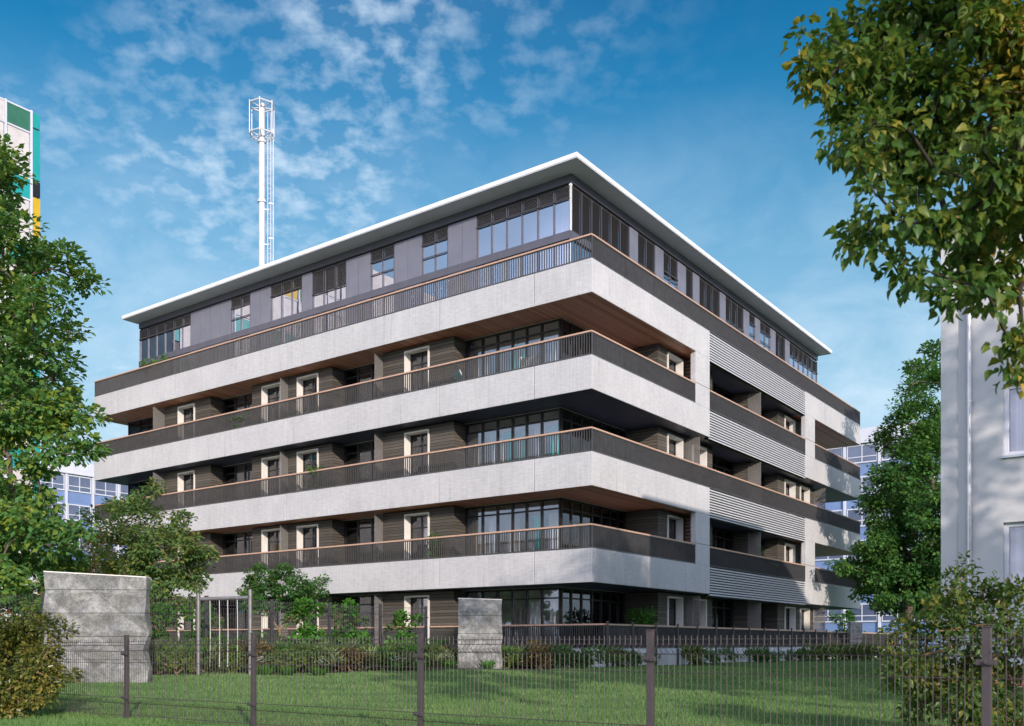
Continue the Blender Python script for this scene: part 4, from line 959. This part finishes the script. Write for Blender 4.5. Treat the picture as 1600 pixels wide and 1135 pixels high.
# white-flowered plants at the lawn edge
def flower(px, Y, label, seed, s=1.0):
    rng = np.random.default_rng(seed); x = (px-CX)/FPX*Y
    root = empty('flowering_plant', (x, Y, gz(x, Y)), rng.uniform(0, 6), label=label, cat='flower', group='white flowers along the lawn edge')
    n = 60; a = rng.uniform(0, 6.28, n); P = np.stack([np.cos(a)*.05, np.sin(a)*.05, np.zeros(n)], 1)
    ax = np.stack([np.cos(a)*.7, np.sin(a)*.7, rng.uniform(.5, 1.4, n)], 1); nr = np.stack([-np.cos(a), -np.sin(a), np.full(n, .8)], 1)
    leaves('foliage', P, ax, nr, rng.uniform(.2, .45, n)*s, NARROW, M['leaf_bright'], root, 0.6)
    b = MB(); rd = random.Random(seed)
    for k in range(9):
        c = Vector((rd.uniform(-.18, .18), rd.uniform(-.18, .18), rd.uniform(.25, .5)))*s
        for j in range(5):
            t = j*1.257; d1 = Vector((math.cos(t), math.sin(t), .3))*0.05*s; d2 = Vector((math.cos(t+.5), math.sin(t+.5), .3))*0.055*s
            b.poly([c, c+d1, c+(d1+d2)*.62, c+d2])
    b.build('blossom', M['petal'], root)
for i, px in enumerate((408, 418, 448, 498, 622, 700, 655, 762)): flower(px, 22.9 if px < 500 else 24.9 if px < 660 else 26.0, 'small white-flowered plant at the edge of the lawn before the planting bed', 50+i, 0.9)

# balcony plants
def tk(t, s): return ORIG+Vector((0.59082*t-0.8068*s, 0.8068*t+0.59082*s, 0))
def balcony_plant(t, s, z, label, seed, lm, h=0.9, r=0.3, n=4, ls=0.1, tpl=NARROW, droop=0.6, width=1.5):
    p = tk(t, s); rng = np.random.default_rng(seed)
    bl = [(np.array([p.x+rng.normal(0, r*.5), p.y+rng.normal(0, r*.5), z+0.35+h*(0.35+0.6*k/n)]), r) for k in range(n)]
    root = plant('potted_plant', (p.x, p.y, z+.3), bl, label, 'potted plant', M[lm], M['stem'], seed, per=90, nleaf=16, rc=.14, ls=ls, tpl=tpl, r_tip=.004, fork=.2, part=('stems', 'foliage'), droop=droop, width=width)
    b = MB(); b.tube([(0, 0, -.3), (0, 0, .08)], [.15, .2], 14); b.build('pot', M['pot'], root)
F0 = [rz-1.45 for rz in RZ]
bl_ = [(np.array([*tk(0.42, 22.9+0.35*k).xy, F0[0]+1.18+0.45+0.05*(k % 2)]), 0.28) for k in range(6)]
r_ = plant('planter_shrub', (*tk(0.42, 23.8).xy, F0[0]+.5), bl_, 'pale green planter shrub on the roof terrace at the left corner glazing', 'potted plant', M['leaf_bright'], M['stem'], 71, per=80, nleaf=18, rc=.16, ls=.11, part=('stems', 'foliage'), fork=.2, r_tip=.004)
b = MB(); b.box(-.25, .25, -1.2, 1.2, -.5, .12); o = b.build('planter', M['pot'], r_, bevel=.01); o.rotation_euler = (0, 0, ANG)
balcony_plant(0.4, 17.4, F0[1], 'low green plant behind the railing of the top balcony floor', 72, 'leaf_bright', 1.32, .26, 4)
balcony_plant(0.4, 12.9, F0[2], 'bright green bushy plant on the second floor balcony beside a door', 73, 'leaf_bright', 1.6, .3, 5)
balcony_plant(0.35, 6.75, F0[3], 'pale trailing plant on the first floor balcony right of a door', 74, 'leaf_bright', 1.4, .24, 5)
balcony_plant(4.6, 0.8, 0.5, 'bushy green plant on the ground-floor terrace right of the corner glazing', 76, 'leaf_bright', 1.45, .36, 7, ls=.13)
balcony_plant(15.3, 0.4, F0[3], 'small dark plant on the first floor balcony of the right facade', 77, 'leaf_dark', 1.75, .2, 5)

# deck chairs on the corner balcony
def deck_chair(t, s, z, rz, fab, label):
    p = tk(t, s); r = empty('deck_chair', (p.x, p.y, z), ANG+rz, label=label, cat='chair', group='deck chairs on the corner balcony')
    b = MB(); b.v = [(-.27, -.30, .42), (.27, -.30, .42), (.27, .28, .34), (-.27, .28, .34)]; b.v += [(x, y, q-.03) for x, y, q in b.v]
    b.f = [(0, 1, 2, 3), (7, 6, 5, 4), (0, 4, 5, 1), (1, 5, 6, 2), (2, 6, 7, 3), (3, 7, 4, 0)]; b.build('seat', M[fab], r)
    b = MB(); b.v = [(-.27, .28, .34), (.27, .28, .34), (.27, .66, 1.08), (-.27, .66, 1.08)]; b.v += [(x, y+.03, q) for x, y, q in b.v]
    b.f = [(0, 1, 2, 3), (7, 6, 5, 4), (0, 4, 5, 1), (1, 5, 6, 2), (2, 6, 7, 3), (3, 7, 4, 0)]; b.build('backrest', M[fab], r)
    for sx in (-.29, .29):
        b = MB(); b.tube([(sx, -.32, 0), (sx, .3, .36), (sx, .68, 1.1)], .016, 6); b.tube([(sx, .5, 0), (sx, -.3, .43)], .016, 6); b.tube([(sx, -.28, .62), (sx, .44, .64)], .02, 6)
        b.build('leg', M['white'], r)
deck_chair(.72, 5.2, F0[1], R(60), 'curtain_t', 'teal deck chair behind the railing, farther from the corner')
deck_chair(.78, 2.7, F0[1], R(110), 'curtain_w', 'white deck chair behind the railing, close to the corner')

# ------------------------------------------------------------------ grass
def grass():
    rng = np.random.default_rng(99); n = 330000
    # denser near the fence, thinning with distance
    Y = 10.4 + (rng.random(n)**1.25)*19.5
    u = rng.uniform(-0.60, 0.60, n); X = u*Y
    bedY = np.interp(X/Y*FPX+CX, [150, 300, 860, 861, 930, 1400], [22.8, 22.8, 27.0, 28.6, 28.4, 40])
    keep = Y < bedY
    X, Y = X[keep], Y[keep]; n = len(X)
    t = np.clip((Y-14)/12, 0, 1); t = t*t*(3-2*t)
    Z = 0.04+0.24*t+0.018*np.sin(X*0.9+Y*0.35)*np.clip((Y-8)/8, 0, 1)-0.004
    a = rng.uniform(0, 6.28, n); lean = rng.uniform(0.1, 0.75, n)
    ax = np.stack([np.cos(a)*lean, np.sin(a)*lean, np.ones(n)], 1); nr = np.stack([np.cos(a+rng.normal(0, .8, n)), np.sin(a), 0.2*np.ones(n)], 1)
    patch = 0.75+0.35*np.sin(X*1.7+np.sin(Y*1.3)*2)*np.sin(Y*2.1)
    P = np.stack([X, Y, Z], 1)
    sz = rng.uniform(0.04, 0.085, n)*patch
    wid = 0.014/0.06*(Y/14)
    T, F = BLADE; aa = ax/np.linalg.norm(ax, axis=1, keepdims=True); nn = nr-(nr*aa).sum(1, keepdims=True)*aa; nn /= np.linalg.norm(nn, axis=1, keepdims=True); s = np.cross(aa, nn)
    V = P[:, None]+sz[:, None, None]*(T[None, :, 0:1]*wid[:, None, None]*s[:, None]+T[None, :, 1:2]*aa[:, None])
    FF = np.arange(n*3).reshape(n, 3)
    o = bpy.data.objects.new('grass', mesh_np('grass', V.reshape(-1, 3), FF, M['grass'])); COL.objects.link(o); o['kind'] = 'stuff'
grass()
